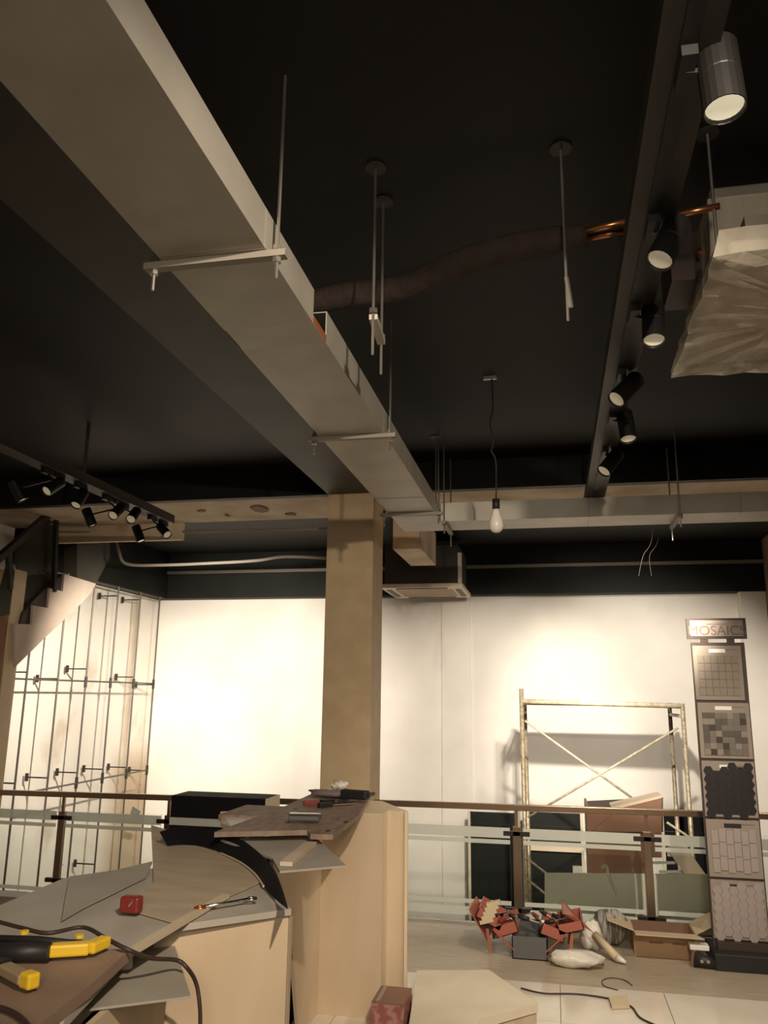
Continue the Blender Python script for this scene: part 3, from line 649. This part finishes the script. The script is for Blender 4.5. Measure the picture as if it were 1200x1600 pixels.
for bi, (y0, y1, hk) in enumerate(bys):
    z1 = P(1125, y0, 1, yM).z; z0 = P(1125, y1, 1, yM).z; xl, xr = L0 + .008, R0 - .008
    if bi == 0: xr -= .02; xl -= .004
    bo = MB().box(xl, xr, yM - .012, yM, z0, z1).build('sample_board', m_sboard, ms, bevel=.003)
    W = xr - xl; H = z1 - z0; cx = xl + W * .5
    MB().box(cx - .055, cx + .055, yM - .016, yM - .0125, z1 - .05, z1 - .024).build('handle_slot', m_whp if hk == 'w' else m_tool, bo)
    yt = yM - .013; src = None
    if bi in (0, 3):
        nx, nz = 6, (5 if bi == 0 else 3); cw = W * .84 / nx; ch = (H * .74) / nz
        for i in range(nx):
            for j in range(nz):
                x = xl + W * .08 + (i + .5) * cw; z = z0 + H * .08 + (j + .5) * ch + (ch * .5 if (bi == 3 and i % 2) else 0) * .3
                if src is None: src = MB().box(x - cw * .46, x + cw * .46, yt - .005, yt, z - ch * .48, z + ch * .48).build('mosaic_tile', m_mlight if bi == 0 else m_mpale, bo)
                else: copypart(src, bo, Vector((x, yt - .0025, z - ch * .48)))
    elif bi == 1:
        nx, nz = 7, 7; cw = W * .84 / nx; ch = H * .76 / nz; srcs = {}
        for i in range(nx):
            for j in range(nz):
                x = xl + W * .08 + (i + .5) * cw; z = z0 + H * .06 + (j + .5) * ch; k = random.choice([0, 0, 1, 2, 3, 2, 1, 0])
                if k not in srcs: srcs[k] = MB().box(x - cw * .49, x + cw * .49, yt - .005, yt, z - ch * .49, z + ch * .49).build('mosaic_tile', m_mg[k], bo)
                else: copypart(srcs[k], bo, Vector((x, yt - .0025, z - ch * .49)))
    else:
        mm = m_mdark if bi == 2 else m_mpale; r_ = .034 if bi == 2 else .034; dx = r_ * 1.5; dzz = r_ * math.sqrt(3)
        for i in range(6):
            for j in range(6 if bi == 2 else 6):
                x = xl + W * .5 + (i - 2.5) * dx * 1.02; z = z0 + H * .44 + (j - 2.5) * dzz * .95 + (dzz * .48 if i % 2 else 0)
                if bi == 2 and i == 1 and j == 5: continue
                if src is None: src = MB().prism(hexmesh(x, z, r_ * .97, yt, True), (0, -.006, 0)).build('hexagon_tile', mm, bo); off0 = WL[src] - Vector((x, yt, z))
                else: copypart(src, bo, Vector((x, yt, z)) + off0)
    MB().box(xr - .12, xr - .03, yM - .0135, yM - .012, z1 - .03, z1 - .026).build('caption_line', m_let, bo)

# ================================================================= FLOOR CLUTTER
def onf(px, py, z=0): return P(px, py, 2, z)
# cardboard box
a = onf(993, 1497); b_ = onf(1088, 1497); yb = (a.y + b_.y) / 2
hB = P(1040, 1458, 1, yb).z; dB = .30
t = thing('cardboard_box', 'open brown cardboard box with spread flaps beside the mosaic stand', 'box', ((a.x + b_.x) / 2, yb + dB / 2, 0))
x0, x1 = a.x, b_.x
MB().box(x0, x1, yb, yb + .006, 0, hB).build('front_side', m_card, t); MB().box(x0, x1, yb + dB - .006, yb + dB, 0, hB).build('back_side', m_cardd, t)
MB().box(x0, x0 + .006, yb + .006, yb + dB - .006, 0, hB).build('left_side', m_card, t); MB().box(x1 - .006, x1, yb + .006, yb + dB - .006, 0, hB).build('right_side', m_card, t)
MB().box(x0 + .006, x1 - .006, yb + .006, yb + dB - .006, 0.002, .008).build('bottom', m_cardd, t)
MB().prism([(x0, yb, hB), (x1, yb, hB), (x1 + .03, yb - .16, hB + .015), (x0 - .0, yb - .16, hB + .015)], (0, 0, .005)).build('flap', m_cardl, t)
MB().prism([(x0, yb, hB), (x0, yb + dB, hB), (x0 - .17, yb + dB, hB + .05), (x0 - .17, yb + .02, hB + .05)], (0, 0, .005)).build('flap', m_cardl, t)
MB().prism([(x1, yb, hB), (x1, yb + dB, hB), (x1 + .15, yb + dB + .03, hB + .07), (x1 + .15, yb + .08, hB + .05)], (0, 0, .005)).build('flap', m_cardl, t)
for k in (0, 1): MB().box(x0 + .1 + k * .15, x0 + .19 + k * .15, yb - .001, yb, hB * .55, hB * .63).build('printed_mark', m_cardd, t)

# cantilever toolbox
c = onf(828, 1500); cy = c.y
t = thing('cantilever_toolbox', 'opened red cantilever toolbox full of hand tools on the floor', 'toolbox', (c.x, cy, 0))
hw = (onf(856, 1500).x - onf(800, 1500).x) / 2
q = MB(); zz = .14
q.box(c.x - hw, c.x + hw, cy, cy + .006, 0, zz); q.box(c.x - hw, c.x + hw, cy + .38, cy + .386, 0, zz); q.box(c.x - hw, c.x - hw + .006, cy, cy + .38, 0, zz); q.box(c.x + hw - .006, c.x + hw, cy, cy + .38, 0, zz); q.box(c.x - hw, c.x + hw, cy, cy + .38, 0, .006)
q.build('base_tray', m_slate, t)
def tray(sx, xa, xb, za, zb2, y0, y1, w_):
    q = MB(); a_ = Vector((xa, y0, za)); b2 = Vector((xb, y0, zb2)); dd = (b2 - a_).normalized(); up = Vector((-dd.z, 0, dd.x)); up = up if up.z > 0 else -up
    yv = Vector((0, y1 - y0, 0))
    def pl(p, e, h2):  # thin plate from p along e with height h2*up
        q.prism([p, p + e, p + e + up * h2, p + up * h2], (0, .005, 0))
    q.prism([a_, b2, b2 + yv, a_ + yv], up * .005); pl(a_, b2 - a_, w_); pl(a_ + yv, b2 - a_, w_)
    q.prism([a_, a_ + yv, a_ + yv + up * w_, a_ + up * w_], dd * .005); q.prism([b2, b2 + yv, b2 + yv + up * w_, b2 + up * w_], dd * -.005)
    return q
yA, yB_ = cy + .02, cy + .36
for sgn in (-1, 1):
    tray(sgn, c.x + sgn * .07, c.x + sgn * .22, .16, .11, yA, yB_, .07).build('lower_tray', m_red, t)
    tray(sgn, c.x + sgn * .20, c.x + sgn * .36, .16, .24 if sgn < 0 else .2, yA, yB_, .06).build('upper_tray', m_red, t)
    for y in (yA, yB_):
        MB().bar((c.x + sgn * .26, y - .01, .02), (c.x + sgn * .28, y - .01, .17), .02, .008).build('link_arm', m_red, t)
        MB().bar((c.x + sgn * .1, y - .012, .05), (c.x + sgn * .24, y - .012, .17), .02, .008).build('link_arm', m_red, t)
MB().prism([(c.x + .22, yA, .29), (c.x + .30, yA - .01, .28), (c.x + .43, yA + .02, .17), (c.x + .34, yA + .25, .20), (c.x + .22, yB_, .30)], (0, 0, .006)).build('lid', m_red, t)
MB().prism([(c.x - .40, yA, .28), (c.x - .28, yA, .09), (c.x - .26, yB_, .09), (c.x - .38, yB_, .29)], (-.006, 0, 0)).build('lid', m_red, t)
TG = 'hand tools heaped in the open toolbox'
HT = ['leftmost black-handled hand tool in the red toolbox heap', 'red-handled hand tool in left half of the toolbox heap', 'third tool from the left in the toolbox heap, black handle', 'fourth tool from the left in the toolbox heap', 'middle black-handled tool of the toolbox heap', 'red-handled hand tool in right half of the toolbox heap', 'third tool from the right in the toolbox heap', 'second tool from the right in the toolbox heap', 'rightmost black-handled hand tool in the red toolbox heap']
for k in range(9):
    x = c.x - .22 + k * .055; y = yA + random.uniform(.02, .22); z = .20 + random.uniform(0, .05); an = random.uniform(-1.2, 1.2)
    tt = thing('hand_tool', HT[k], 'tool', (x, y, z), TG)
    d = Vector((math.cos(an), math.sin(an), random.uniform(-.3, .5))) * .07; p0 = Vector((x, y, z))
    MB().tube([p0 - d, p0 - d * .1, p0], [.013, .016, .011], 8).build('handle', m_dred if k % 4 == 1 else m_tool, tt, smooth=True)
    MB().bar(p0, p0 + d * 1.1, .010, .008).build('shank', m_chrome, tt)
    MB().bar(p0 + d * 1.1 - Vector((0, .02, 0)), p0 + d * 1.1 + Vector((0, .02, 0)), .018, .018).build('tool_head', m_chrome if k % 2 else m_slate, tt)
# little notebook/cable roll in left tray
tt = thing('ribbed_pack', 'beige ribbed pack tucked in the left tray of red toolbox', 'pack', (c.x - .26, yA + .1, .22))
for k in range(5):
    MB().bar(Vector((c.x - .33 + k * .012, yA + .02, .20 + k * .028)), Vector((c.x - .24 + k * .012, yA + .02, .225 + k * .028)), .05, .024, (0, 0, 1)).build('rib', m_bagb, tt)

def blob(name, label, cat, c_, sx, sy, sz, m, amp=.25, group=None, seed=1, parts=True, seg=18, ring=10):
    rnd = random.Random(seed); q = MB(); pts = []
    ph = [(rnd.uniform(1, 5), rnd.uniform(1, 5), rnd.uniform(0, 6)) for _ in range(5)]
    for i in range(ring + 1):
        th = math.pi * i / ring
        for j in range(seg):
            f_ = 2 * math.pi * j / seg
            d = Vector((math.sin(th) * math.cos(f_), math.sin(th) * math.sin(f_), math.cos(th)))
            rr = 1 + amp * sum(math.sin(a1 * d.x * 2 + a2 * d.y * 2 + a3 + d.z * a1) for a1, a2, a3 in ph) / 3
            p = Vector((d.x * sx * rr, d.y * sy * rr, max(d.z * sz * rr, -sz * .98)))
            pts.append(Vector(c_) + Vector((0, 0, sz)) + p)
    fs = [(i * seg + j, i * seg + (j + 1) % seg, (i + 1) * seg + (j + 1) % seg, (i + 1) * seg + j) for i in range(ring) for j in range(seg)]
    q.add(pts, fs); o = q.build(name, m, smooth=True); return tag(o, label, cat, group)
g = onf(900, 1510); blob('plastic_bag', 'flattened translucent white plastic bag right of the red toolbox', 'bag', (g.x, g.y, 0.002), .17, .09, .045, m_bag, .25, seed=3)
g = onf(925, 1488); blob('plastic_bag', 'tall crumpled white plastic bag left of the beige tube', 'bag', (g.x, g.y + .05, 0.002), .07, .07, .09, m_bag, .3, seed=5)
g = onf(967, 1480); blob('bundled_polythene', 'striped grey and white polythene bundle beside the cardboard box', 'bundle', (g.x - .05, g.y + .05, 0.002), .12, .11, .115, m_stripe, .12, seed=8)
a = onf(930, 1478, .05); b_ = onf(965, 1497, .03)
t = thing('sealant_tube', 'beige tube lying on plastic between toolbox and cardboard box', 'tube', (a.x, a.y, .02))
MB().tube([Vector((a.x, a.y, .12)), Vector((b_.x, b_.y, .03))], .026, 12).build('barrel', m_bagb, t, smooth=True)
MB().tube([Vector((b_.x, b_.y, .03)), Vector((b_.x + .05, b_.y - .03, .015))], [.026, .008], 12).build('nozzle', m_whp, t, smooth=True)
# small clamp tool by stand
g = onf(1098, 1512)
t = thing('mini_grinder', 'small dark tool with shiny bolts on floor before mosaic stand', 'tool', (g.x, g.y, 0))
MB().box(g.x - .07, g.x + .05, g.y, g.y + .08, .10, .13).build('guard', m_whp, t, bevel=.004)
MB().tube([(g.x - .05, g.y, .05), (g.x + .09, g.y - .02, .03)], [.045, .03], 12).build('body', m_tool, t, smooth=True)
for k in (-.01, .03): MB().tube([(g.x + k, g.y - .05, .05), (g.x + k, g.y - .03, .05)], .011, 8).build('bolt', m_chrome, t)
MB().tube([(g.x - .06, g.y + .02, .0), (g.x - .04, g.y + .02, .1)], .018, 8).build('stand_leg', m_cardd, t)

# tile cartons / boards stack
c0 = [(636, 1512), (762, 1514), (838, 1566), (838, 1580), (772, 1600), (762, 1640), (560, 1660), (600, 1520)]
for k, (dz, sc_, lab, mm) in enumerate(((0, .95, 'lowest board of the cream sheet stack on floor', m_cardl), (.05, .98, 'middle board of the cream sheet stack on floor', m_card), (.10, 1, 'top cream board of the sheet stack on the floor by plinth', m_greyb))):
    zt = .15 - (2 - k) * .05
    pl_ = [P(x, y, 2, .15) for x, y in ((632, 1514), (764, 1515), (840, 1567), (742, 1594), (790, 1640), (632, 1650))]
    cc = sum(pl_, Vector()) / len(pl_)
    poly = [Vector((max(-.83, cc.x + (p.x - cc.x) * sc_), cc.y + (p.y - cc.y) * sc_, zt - .045)) for p in pl_]
    o = MB().prism(poly, (0, 0, .044)).build('board_sheet', m_tanb if k < 2 else mat('cream_sheet', (.60, .52, .38), .5, col2=(.66, .58, .45), scale=4))
    tag(o, lab, 'board', 'stacked boards on the floor')
# red carton
A = P(598, 1542, 2, .30); 
t = thing('red_carton', 'small red and brown printed carton standing against the plywood plinth', 'carton', (-.89, 4.6, 0))
cx0 = -.965; yc = 4.45
xr_ = P(631, 1575, 1, yc).x; zc = P(615, 1570, 1, yc).z
MB().box(cx0, xr_, yc, yc + .24, 0, zc).build('carton_body', m_redpk, t)
MB().box(cx0, xr_, yc - .001, yc + .241, zc, zc + .006).build('carton_lid', m_cardd, t)
MB().bar((cx0 + .03, yc + .01, zc + .008), (cx0 + .03, yc + .23, zc + .008), .02, .006).build('tape', m_sboard, t)
# floor cables etc
t = thing('floor_cable', 'thin dark cable snaking over the tiles at lower right', 'cable', onf(900, 1555))
MB().tube(smoothpts([onf(814, 1544, .01), onf(850, 1552, .006), (onf(900, 1553, .006)), onf(950, 1560, .006), onf(985, 1572, .006), onf(1000, 1590, .006), onf(1030, 1605, .006), onf(1060, 1625, .006)], 5), .0055, 6).build('sheath', m_wire, t)
t = thing('wire_loop', 'loose loop of thin wire on the tiles below cardboard box', 'wire', onf(965, 1535))
MB().tube(smoothpts([onf(988, 1540, .004), onf(975, 1531, .004), onf(955, 1528, .004), onf(941, 1532, .004), onf(945, 1541, .004), onf(966, 1547, .004)], 5), .003, 5).build('strand', m_wire, t)
t = thing('cardboard_scrap', 'small brown cardboard scrap under the floor cable', 'cardboard', onf(967, 1570))
MB().prism([onf(951, 1563, .003), onf(980, 1560, .003), onf(984, 1576, .003), onf(956, 1577, .003)], (0, 0, .02)).build('piece', m_cardl, t)

# ================================================================= PLINTH + COUNTERS
ZT = 1.04
pl = thing('plywood_plinth', 'plywood counter block around the column foot', 'counter', (-1.4, 4.9, 0))
p1 = (-.97, 4.7); p2 = (P(637, 1267, 1, 4.85).x, 4.85); p3 = (P(597, 1253, 2, ZT).x, P(597, 1253, 2, ZT).y)
def wallseg(a, b_, z0, z1, th=.018):
    a = Vector((*a, 0)); b_ = Vector((*b_, 0)); n_ = Vector((b_.y - a.y, -(b_.x - a.x), 0)).normalized() * -th
    return MB().prism([a + Vector((0, 0, z0)), b_ + Vector((0, 0, z0)), b_ + Vector((0, 0, z1)), a + Vector((0, 0, z1))], n_)
XS = -1.32
s1 = P(455, 1462, 0, XS); s2 = P(466, 1606, 0, XS); k0 = s2 + (s2 - s1) * 6; k0 = s2 + (s2 - s1) * ((0 - s2.z) / (s2.z - s1.z))
MB().prism([(XS, 3.86, s1.z + .0), (XS, 3.86, ZT), (XS, 4.7, ZT), (XS, 4.7, 0), (XS, max(k0.y, s1.y + .1), 0), (XS, s1.y, s1.z)], (-.018, 0, 0)).build('side_panel', m_ply, pl)
MB().box(XS, p1[0], 4.7, 4.718, 0, ZT).build('front_panel', m_ply, pl)
MB().box(p1[0] - .012, p1[0], 4.718, 4.86, 0, ZT).build('return_edge', m_ply, pl)
MB().box(p1[0] - .2, p2[0], 4.85, 4.868, 0, ZT).build('rear_panel', m_ply, pl)
wallseg(p2, p3, 0, ZT).build('rear_panel', m_ply, pl)
MB().prism([P(462, 1309, 2, ZT), (XS, 3.7, ZT), (XS, 4.7, ZT), (p1[0], 4.7, ZT), (p1[0], 4.85, ZT), (p2[0], 4.85, ZT), (p3[0], p3[1], ZT), P(512, 1252, 2, ZT)], (0, 0, .006)).build('worktop', m_ply, pl)
MB().box(-1.75, XS - .1, 3.35, 4.65, 0.0, .9).build('gap_shade_block', m_blackl, pl)  # black block painting in the darkness of the gap between panels

# near counter
Z1 = 1.0
def T(px, py, z=Z1): return P(px, py, 2, z)
nc = thing('plywood_counter', 'near plywood counter with grey top at lower left', 'counter', (-1.5, 2.5, 0))
cR = T(455, 1420); cM = T(262, 1447); cB = T(100, 1595)
Yf = (cR.y + cM.y) / 2
top = [T(100, 1372), T(248, 1356), T(262, 1300), T(330, 1318), T(392, 1350), T(425, 1385), cR, cM, T(205, 1485), cB, T(-60, 1640), T(-60, 1440)]
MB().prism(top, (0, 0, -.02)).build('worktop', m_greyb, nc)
z_ = Z1 - .02
xin = cR.x - .012
# front panel and nearer return panels
MB().prism([(xin, cR.y + .01, 0), (xin, cR.y + .01, z_), (cM.x - .05, cM.y + .015, z_), (cM.x - .05, cM.y + .015, 0)], (0, .018, 0)).build('front_panel', m_ply, nc)
xn = cM.x - .02
MB().box(xin - .018, xin, cR.y + .03, cR.y + .06, 0, z_ - .02).build('end_panel', m_ply, nc)
pB = T(60, 1585, .93); pC = T(300, 1555, .93)
MB().prism([(cM.x + .01, cM.y + .0, 0), (cM.x + .01, cM.y, z_ - .06), (T(205, 1485).x, T(205, 1485).y, z_ - .06), (cB.x - .02, cB.y, z_ - .06), (cB.x - .02, cB.y, 0)], (-.018, 0, 0)).build('return_panel', m_ply, nc)
# tan sheet over the far part of the top
sh = MB().prism([T(236, 1290, 1.004), T(262, 1298, 1.004), T(330, 1325, 1.004), T(392, 1358, 1.004), T(410, 1378, 1.004), T(268, 1442, 1.004), T(190, 1420, 1.004), T(240, 1380, 1.004)], (0, 0, .004)).build('dusty_sheet', m_tanb)
tag(sh, 'dusty tan sheet lying on the grey near counter top', 'sheet')
sh = MB().prism([T(96, 1440, 1.006), T(108, 1372, 1.006), T(180, 1362, 1.006), T(238, 1348, 1.006), T(228, 1372, 1.006), T(130, 1420, 1.006)], (0, 0, .006)).build('offcut_and_shade_sheet', m_greyb2)
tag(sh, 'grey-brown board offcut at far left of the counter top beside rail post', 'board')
MB_ = MB().bar(T(205, 1487, 1.012), T(352, 1400, 1.012), .03, .012).build('pale_batten', m_edge); tag(MB_, 'pale batten running diagonally along the near counter edge', 'batten')
# lower grey sheet standing in for the shadow below the counter top
o = MB().prism([P(200, 1488, 2, .93), P(268, 1462, 2, .93), P(298, 1556, 2, .93), P(60, 1586, 2, .93), P(20, 1640, 2, .93), P(-60, 1640, 2, .93)], (0, 0, -.006)).build('shade_sheet', m_greyb2)
tag(o, 'thin grey-green sheet standing in for shadow below the brown board at lower left', 'sheet')
# near brown board
o = MB().prism([P(-60, 1492, 2, 1.03), P(60, 1478, 2, 1.03), P(203, 1484, 2, 1.03), P(140, 1540, 2, 1.03), P(60, 1602, 2, 1.03), P(20, 1660, 2, 1.03), P(-60, 1680, 2, 1.03)], (0, 0, -.028)).build('board', m_nearb)
tag(o, 'brown board in the lower left corner carrying the yellow-handled tools', 'board')

# black curved band
top_l = [(250, 1300), (270, 1295), (310, 1292), (345, 1300), (378, 1312), (408, 1335), (428, 1358), (440, 1385), (450, 1418)]
bot_l = [(262, 1322), (285, 1320), (312, 1322), (345, 1332), (375, 1346), (398, 1364), (412, 1384), (428, 1402), (449, 1420)]
q = MB(); A_ = smoothpts([T(x, y, 1.07) for x, y in top_l], 4); Bb = smoothpts([T(x, y, 1.012) for x, y in bot_l], 4)
k = len(A_); vs = A_ + Bb + [a + Vector((-.006, .006, 0)) for a in A_] + [a + Vector((-.006, .006, 0)) for a in Bb]; fs = []
for i in range(k - 1):
    fs += [(i, i + 1, k + i + 1, k + i), (2 * k + i, 3 * k + i, 3 * k + i + 1, 2 * k + i + 1), (i, 2 * k + i, 2 * k + i + 1, i + 1), (k + i, k + i + 1, 3 * k + i + 1, 3 * k + i)]
fs += [(0, k, 3 * k, 2 * k), (k - 1, 3 * k - 1, 4 * k - 1, 2 * k - 1)]
q.add(vs, fs); o = q.build('curved_trim', m_blackl, smooth=False); tag(o, 'black curved laminate strip bending over the counter top', 'trim strip')
q = MB().tube(smoothpts([T(x, y + 1, 1.014) for x, y in bot_l[3:7]], 3), .004, 6).build('curved_edge_bead', m_edge); tag(q, 'pale bead along the inside of the black curved strip', 'edge bead')
# pointed grey sheet standing in for the shadow wedge on the plywood, with batten
o = MB().prism([T(345, 1312, 1.05), T(487, 1302, 1.05), T(541, 1352, 1.05), T(437, 1361, 1.05), T(425, 1340, 1.05)], (0, 0, -.008)).build('offcut_and_shade_sheet', m_greyb)
tag(o, 'pale grey pointed sheet standing in for shadow under the brown plank', 'board')
o = MB().bar(T(447, 1350, 1.06), T(486, 1318, 1.06), .05, .016).build('pale_batten', m_pale); tag(o, 'pale wooden batten across the pointed grey shade sheet', 'batten')
# plank with tools
ZP = 1.10
o = thing('brown_plank', 'scuffed brown plank holding tools at the column foot', 'plank', P(450, 1285, 2, ZP))
MB().prism([P(335, 1300, 2, ZP), P(440, 1262, 2, ZP), P(485, 1241, 2, ZP), P(582, 1238, 2, ZP), P(562, 1272, 2, ZP), P(520, 1304, 2, ZP), P(485, 1303, 2, ZP), P(480, 1297, 2, ZP)], (0, 0, -.022)).build('deck', m_plank, o)
for px, py in ((448, 1284), (540, 1284), (512, 1298), (462, 1264)): MB().prism([P(px - 4, py, 2, ZP + .001), P(px, py - 2, 2, ZP + .001), P(px + 5, py, 2, ZP + .001), P(px, py + 2, 2, ZP + .001)], (0, 0, .001)).build('knot', m_dbrown, o)
MB().box(-1.75, -1.5, 4.2, 4.6, 1.046, 1.078).build('packing_block', m_plank, o)
# folded white carton under plank
t = thing('white_carton', 'small white folded carton under the left end of brown plank', 'carton', T(370, 1300, 1.03))
MB().prism([T(344, 1273, 1.05), T(400, 1270, 1.05), T(452, 1268, 1.05), T(438, 1276, 1.05), T(360, 1296, 1.05)], (0, 0, .016)).build('lid', m_whp, t)
MB().prism([T(344, 1275, 1.05), T(360, 1298, 1.05), T(345, 1293, 1.04)], (0, 0, .02)).build('flap', m_pale, t)
# papery grey pad beyond plank
def bx(name, lab, cat, a, b_, w_, h_, m, parts=None):
    t = thing(name, lab, cat, (Vector(a) + Vector(b_)) / 2); MB().bar(a, b_, w_, h_).build('body', m, t, bevel=min(w_, h_) * .2); return t
zt = ZP + .012
t = bx('red_handle_pliers', 'red-handled pliers lying on the brown plank', 'pliers', P(474, 1254, 2, zt), P(500, 1254, 2, zt), .05, .03, m_dred)
MB().bar(P(500, 1254, 2, zt), P(518, 1252, 2, zt), .06, .03).build('jaw', m_tool, t)
t = bx('screwdriver', 'dark screwdriver right of the red pliers on brown plank', 'screwdriver', P(498, 1259, 2, zt), P(518, 1257, 2, zt), .035, .03, m_tool)
MB().tube([P(518, 1257, 2, zt), P(552, 1255, 2, zt)], .008, 6).build('shank', m_chrome, t)
t = bx('steel_straightedge', 'grey metal bar lying across the brown plank', 'metal bar', P(453, 1275, 2, zt + .02), P(501, 1276, 2, zt + .02), .10, .03, m_slate)
MB().bar(P(453, 1271, 2, zt + .04), P(501, 1272, 2, zt + .04), .02, .006).build('bright_edge', m_chrome, t)
t = bx('glue_gun', 'black glue gun leaning against the column foot', 'glue gun', P(535, 1240, 2, zt + .03), P(575, 1243, 2, zt + .03), .06, .05, m_tool)
MB().tube([P(575, 1243, 2, zt + .03), P(584, 1240, 2, zt + .03)], .01, 6).build('nozzle', m_tool, t)
MB().bar(P(545, 1243, 2, zt + .0), P(533, 1254, 2, zt), .04, .02).build('grip', m_tool, t)
g = P(520, 1244, 2, ZP + .01); blob('cloth_scrap', 'crumpled grey-purple cloth scrap behind the red pliers', 'cloth', (g.x, g.y, ZP + .002), .16, .07, .022, mat('mauve_cloth', (.22, .17, .17), .9), .2, seed=4)
g = P(530, 1240, 2, ZP + .01); blob('tissue', 'small white crumpled tissue beside black glue gun', 'tissue', (g.x, g.y, ZP + .03), .05, .04, .028, m_bag, .3, seed=9)
# spanner, tape, cutters
t = thing('spanner', 'chrome combination spanner lying on grey counter top', 'spanner', T(355, 1412, 1.01))
a, b_ = T(318, 1417, 1.02), T(388, 1405, 1.02)
MB().tube([a, (a + b_) / 2, b_], [.006, .005, .006], 8).build('shank', m_chrome, t, smooth=True)
for e, s_ in ((a, -1), (b_, 1)):
    dd = (b_ - a).normalized() * s_; pts = [e + dd * .012 + Vector((.016 * math.cos(v), .016 * math.sin(v), 0)) for v in [i * math.pi * 2 / 12 for i in range(13)]]
    MB().tube(pts, .005, 6).build('ring_end', m_copper if s_ < 0 else m_chrome, t, smooth=True)
t = thing('tape_measure', 'small dark red tape measure on grey counter top', 'tape measure', T(202, 1426, 1.005))
ty = T(202, 1427, 1.012); hw = .033
MB().box(ty.x - hw, ty.x + hw, ty.y - .01, ty.y + .03, 1.012, 1.062).build('case', m_dred, t, bevel=.008)
MB().tube([(ty.x, ty.y - .011, 1.036), (ty.x + .012, ty.y - .011, 1.05)], .004, 6).build('clip', m_chrome, t)
zk = 1.056
t = thing('bolt_cutter', 'long black tool with bright yellow end in the lower left corner', 'cutter', P(80, 1485, 2, zk))
MB().tube([P(-20, 1487, 2, zk), P(78, 1488, 2, zk)], .022, 10).build('grip', m_tool, t, smooth=True)
MB().bar(P(76, 1485, 2, zk), P(140, 1481, 2, zk), .035, .03).build('yellow_grip', m_yel, t, bevel=.006)
MB().bar(P(138, 1482, 2, zk), P(166, 1470, 2, zk), .035, .028).build('yellow_tip', m_yel, t, bevel=.006)
MB().tube([P(-20, 1466, 2, zk), P(60, 1468, 2, zk), P(132, 1476, 2, zk)], .009, 8).build('upper_arm', m_tool, t, smooth=True)
for px, py in ((38, 1459), (124, 1465)): g = P(px, py, 2, zk + .008); MB().tube([g, g + Vector((0, 0, .008))], .012, 8).build('rivet', m_yel, t)
t = thing('yellow_grip_tool', 'small tool with a stubby yellow handle end at lower left', 'tool', P(45, 1535, 2, zk))
MB().bar(P(-20, 1508, 2, zk), P(8, 1512, 2, zk), .05, .03).build('body', m_tool, t, bevel=.006)
MB().bar(P(6, 1512, 2, zk), P(40, 1530, 2, zk), .035, .022).build('shank', m_acd, t, bevel=.004)
MB().bar(P(36, 1534, 2, zk), P(56, 1528, 2, zk), .04, .034).build('yellow_end', m_yel, t, bevel=.006)
t = thing('clear_plug', 'clear plastic stopper on the pale counter edge', 'stopper', P(190, 1510, 2, .94))
g = P(195, 1512, 2, .938)
MB().tube([g, g + Vector((0, 0, .045))], [.022, .018], 12).build('cap', m_clear, t, smooth=True)
MB().tube([g + Vector((-.03, 0, 0.008)), g + Vector((-.055, 0, .008))], .01, 8).build('stub', m_acd, t)
# cables on the counter
t = thing('power_cable', 'black power cable looping across counter and down the plywood front', 'cable', T(200, 1485, 1.06))
MB().tube(smoothpts([P(-30, 1432, 2, 1.05), P(0, 1441, 2, 1.05), P(35, 1450, 2, 1.05), P(75, 1458, 2, 1.05), P(130, 1449, 2, 1.05), P(165, 1466, 2, 1.05), P(200, 1484, 2, 1.04), P(235, 1497, 2, 1.0), P(275, 1500, 2, .97), P(292, 1512, 2, .95), P(306, 1535, 1, 2.35), P(312, 1570, 1, 2.35), P(313, 1612, 1, 2.35), P(313, 1700, 1, 2.35)], 6), .0058, 8).build('sheath', m_wire, t, smooth=True)
t = thing('power_cable', 'short black cable end at the bottom left corner of the brown board', 'cable', P(30, 1590, 2, 1.04))
MB().tube(smoothpts([P(-20, 1570, 2, 1.04), P(10, 1578, 2, 1.04), P(32, 1590, 2, 1.04), P(48, 1608, 2, 1.04)], 5), .006, 8).build('sheath', m_wire, t, smooth=True)
# thin electric wires seen in front of bulkhead
t = thing('hanging_wires', 'faint thin wires drooping in the dark recess beyond cross duct', 'wire', P(1015, 860, 1, 7.6))
for dx in (0, 10): MB().tube(smoothpts([Vector((P(1020 + dx, 790, 1, 7.6).x, 7.6, ZC)), P(1020 + dx, 790, 1, 7.6), P(1018 + dx, 845, 1, 7.6), P(1005 + dx, 868, 1, 7.6), P(998 + dx * 2, 900, 1, 7.6)], 4), .0015, 5).build('strand', m_wire, t)
bpy.context.view_layer.update()
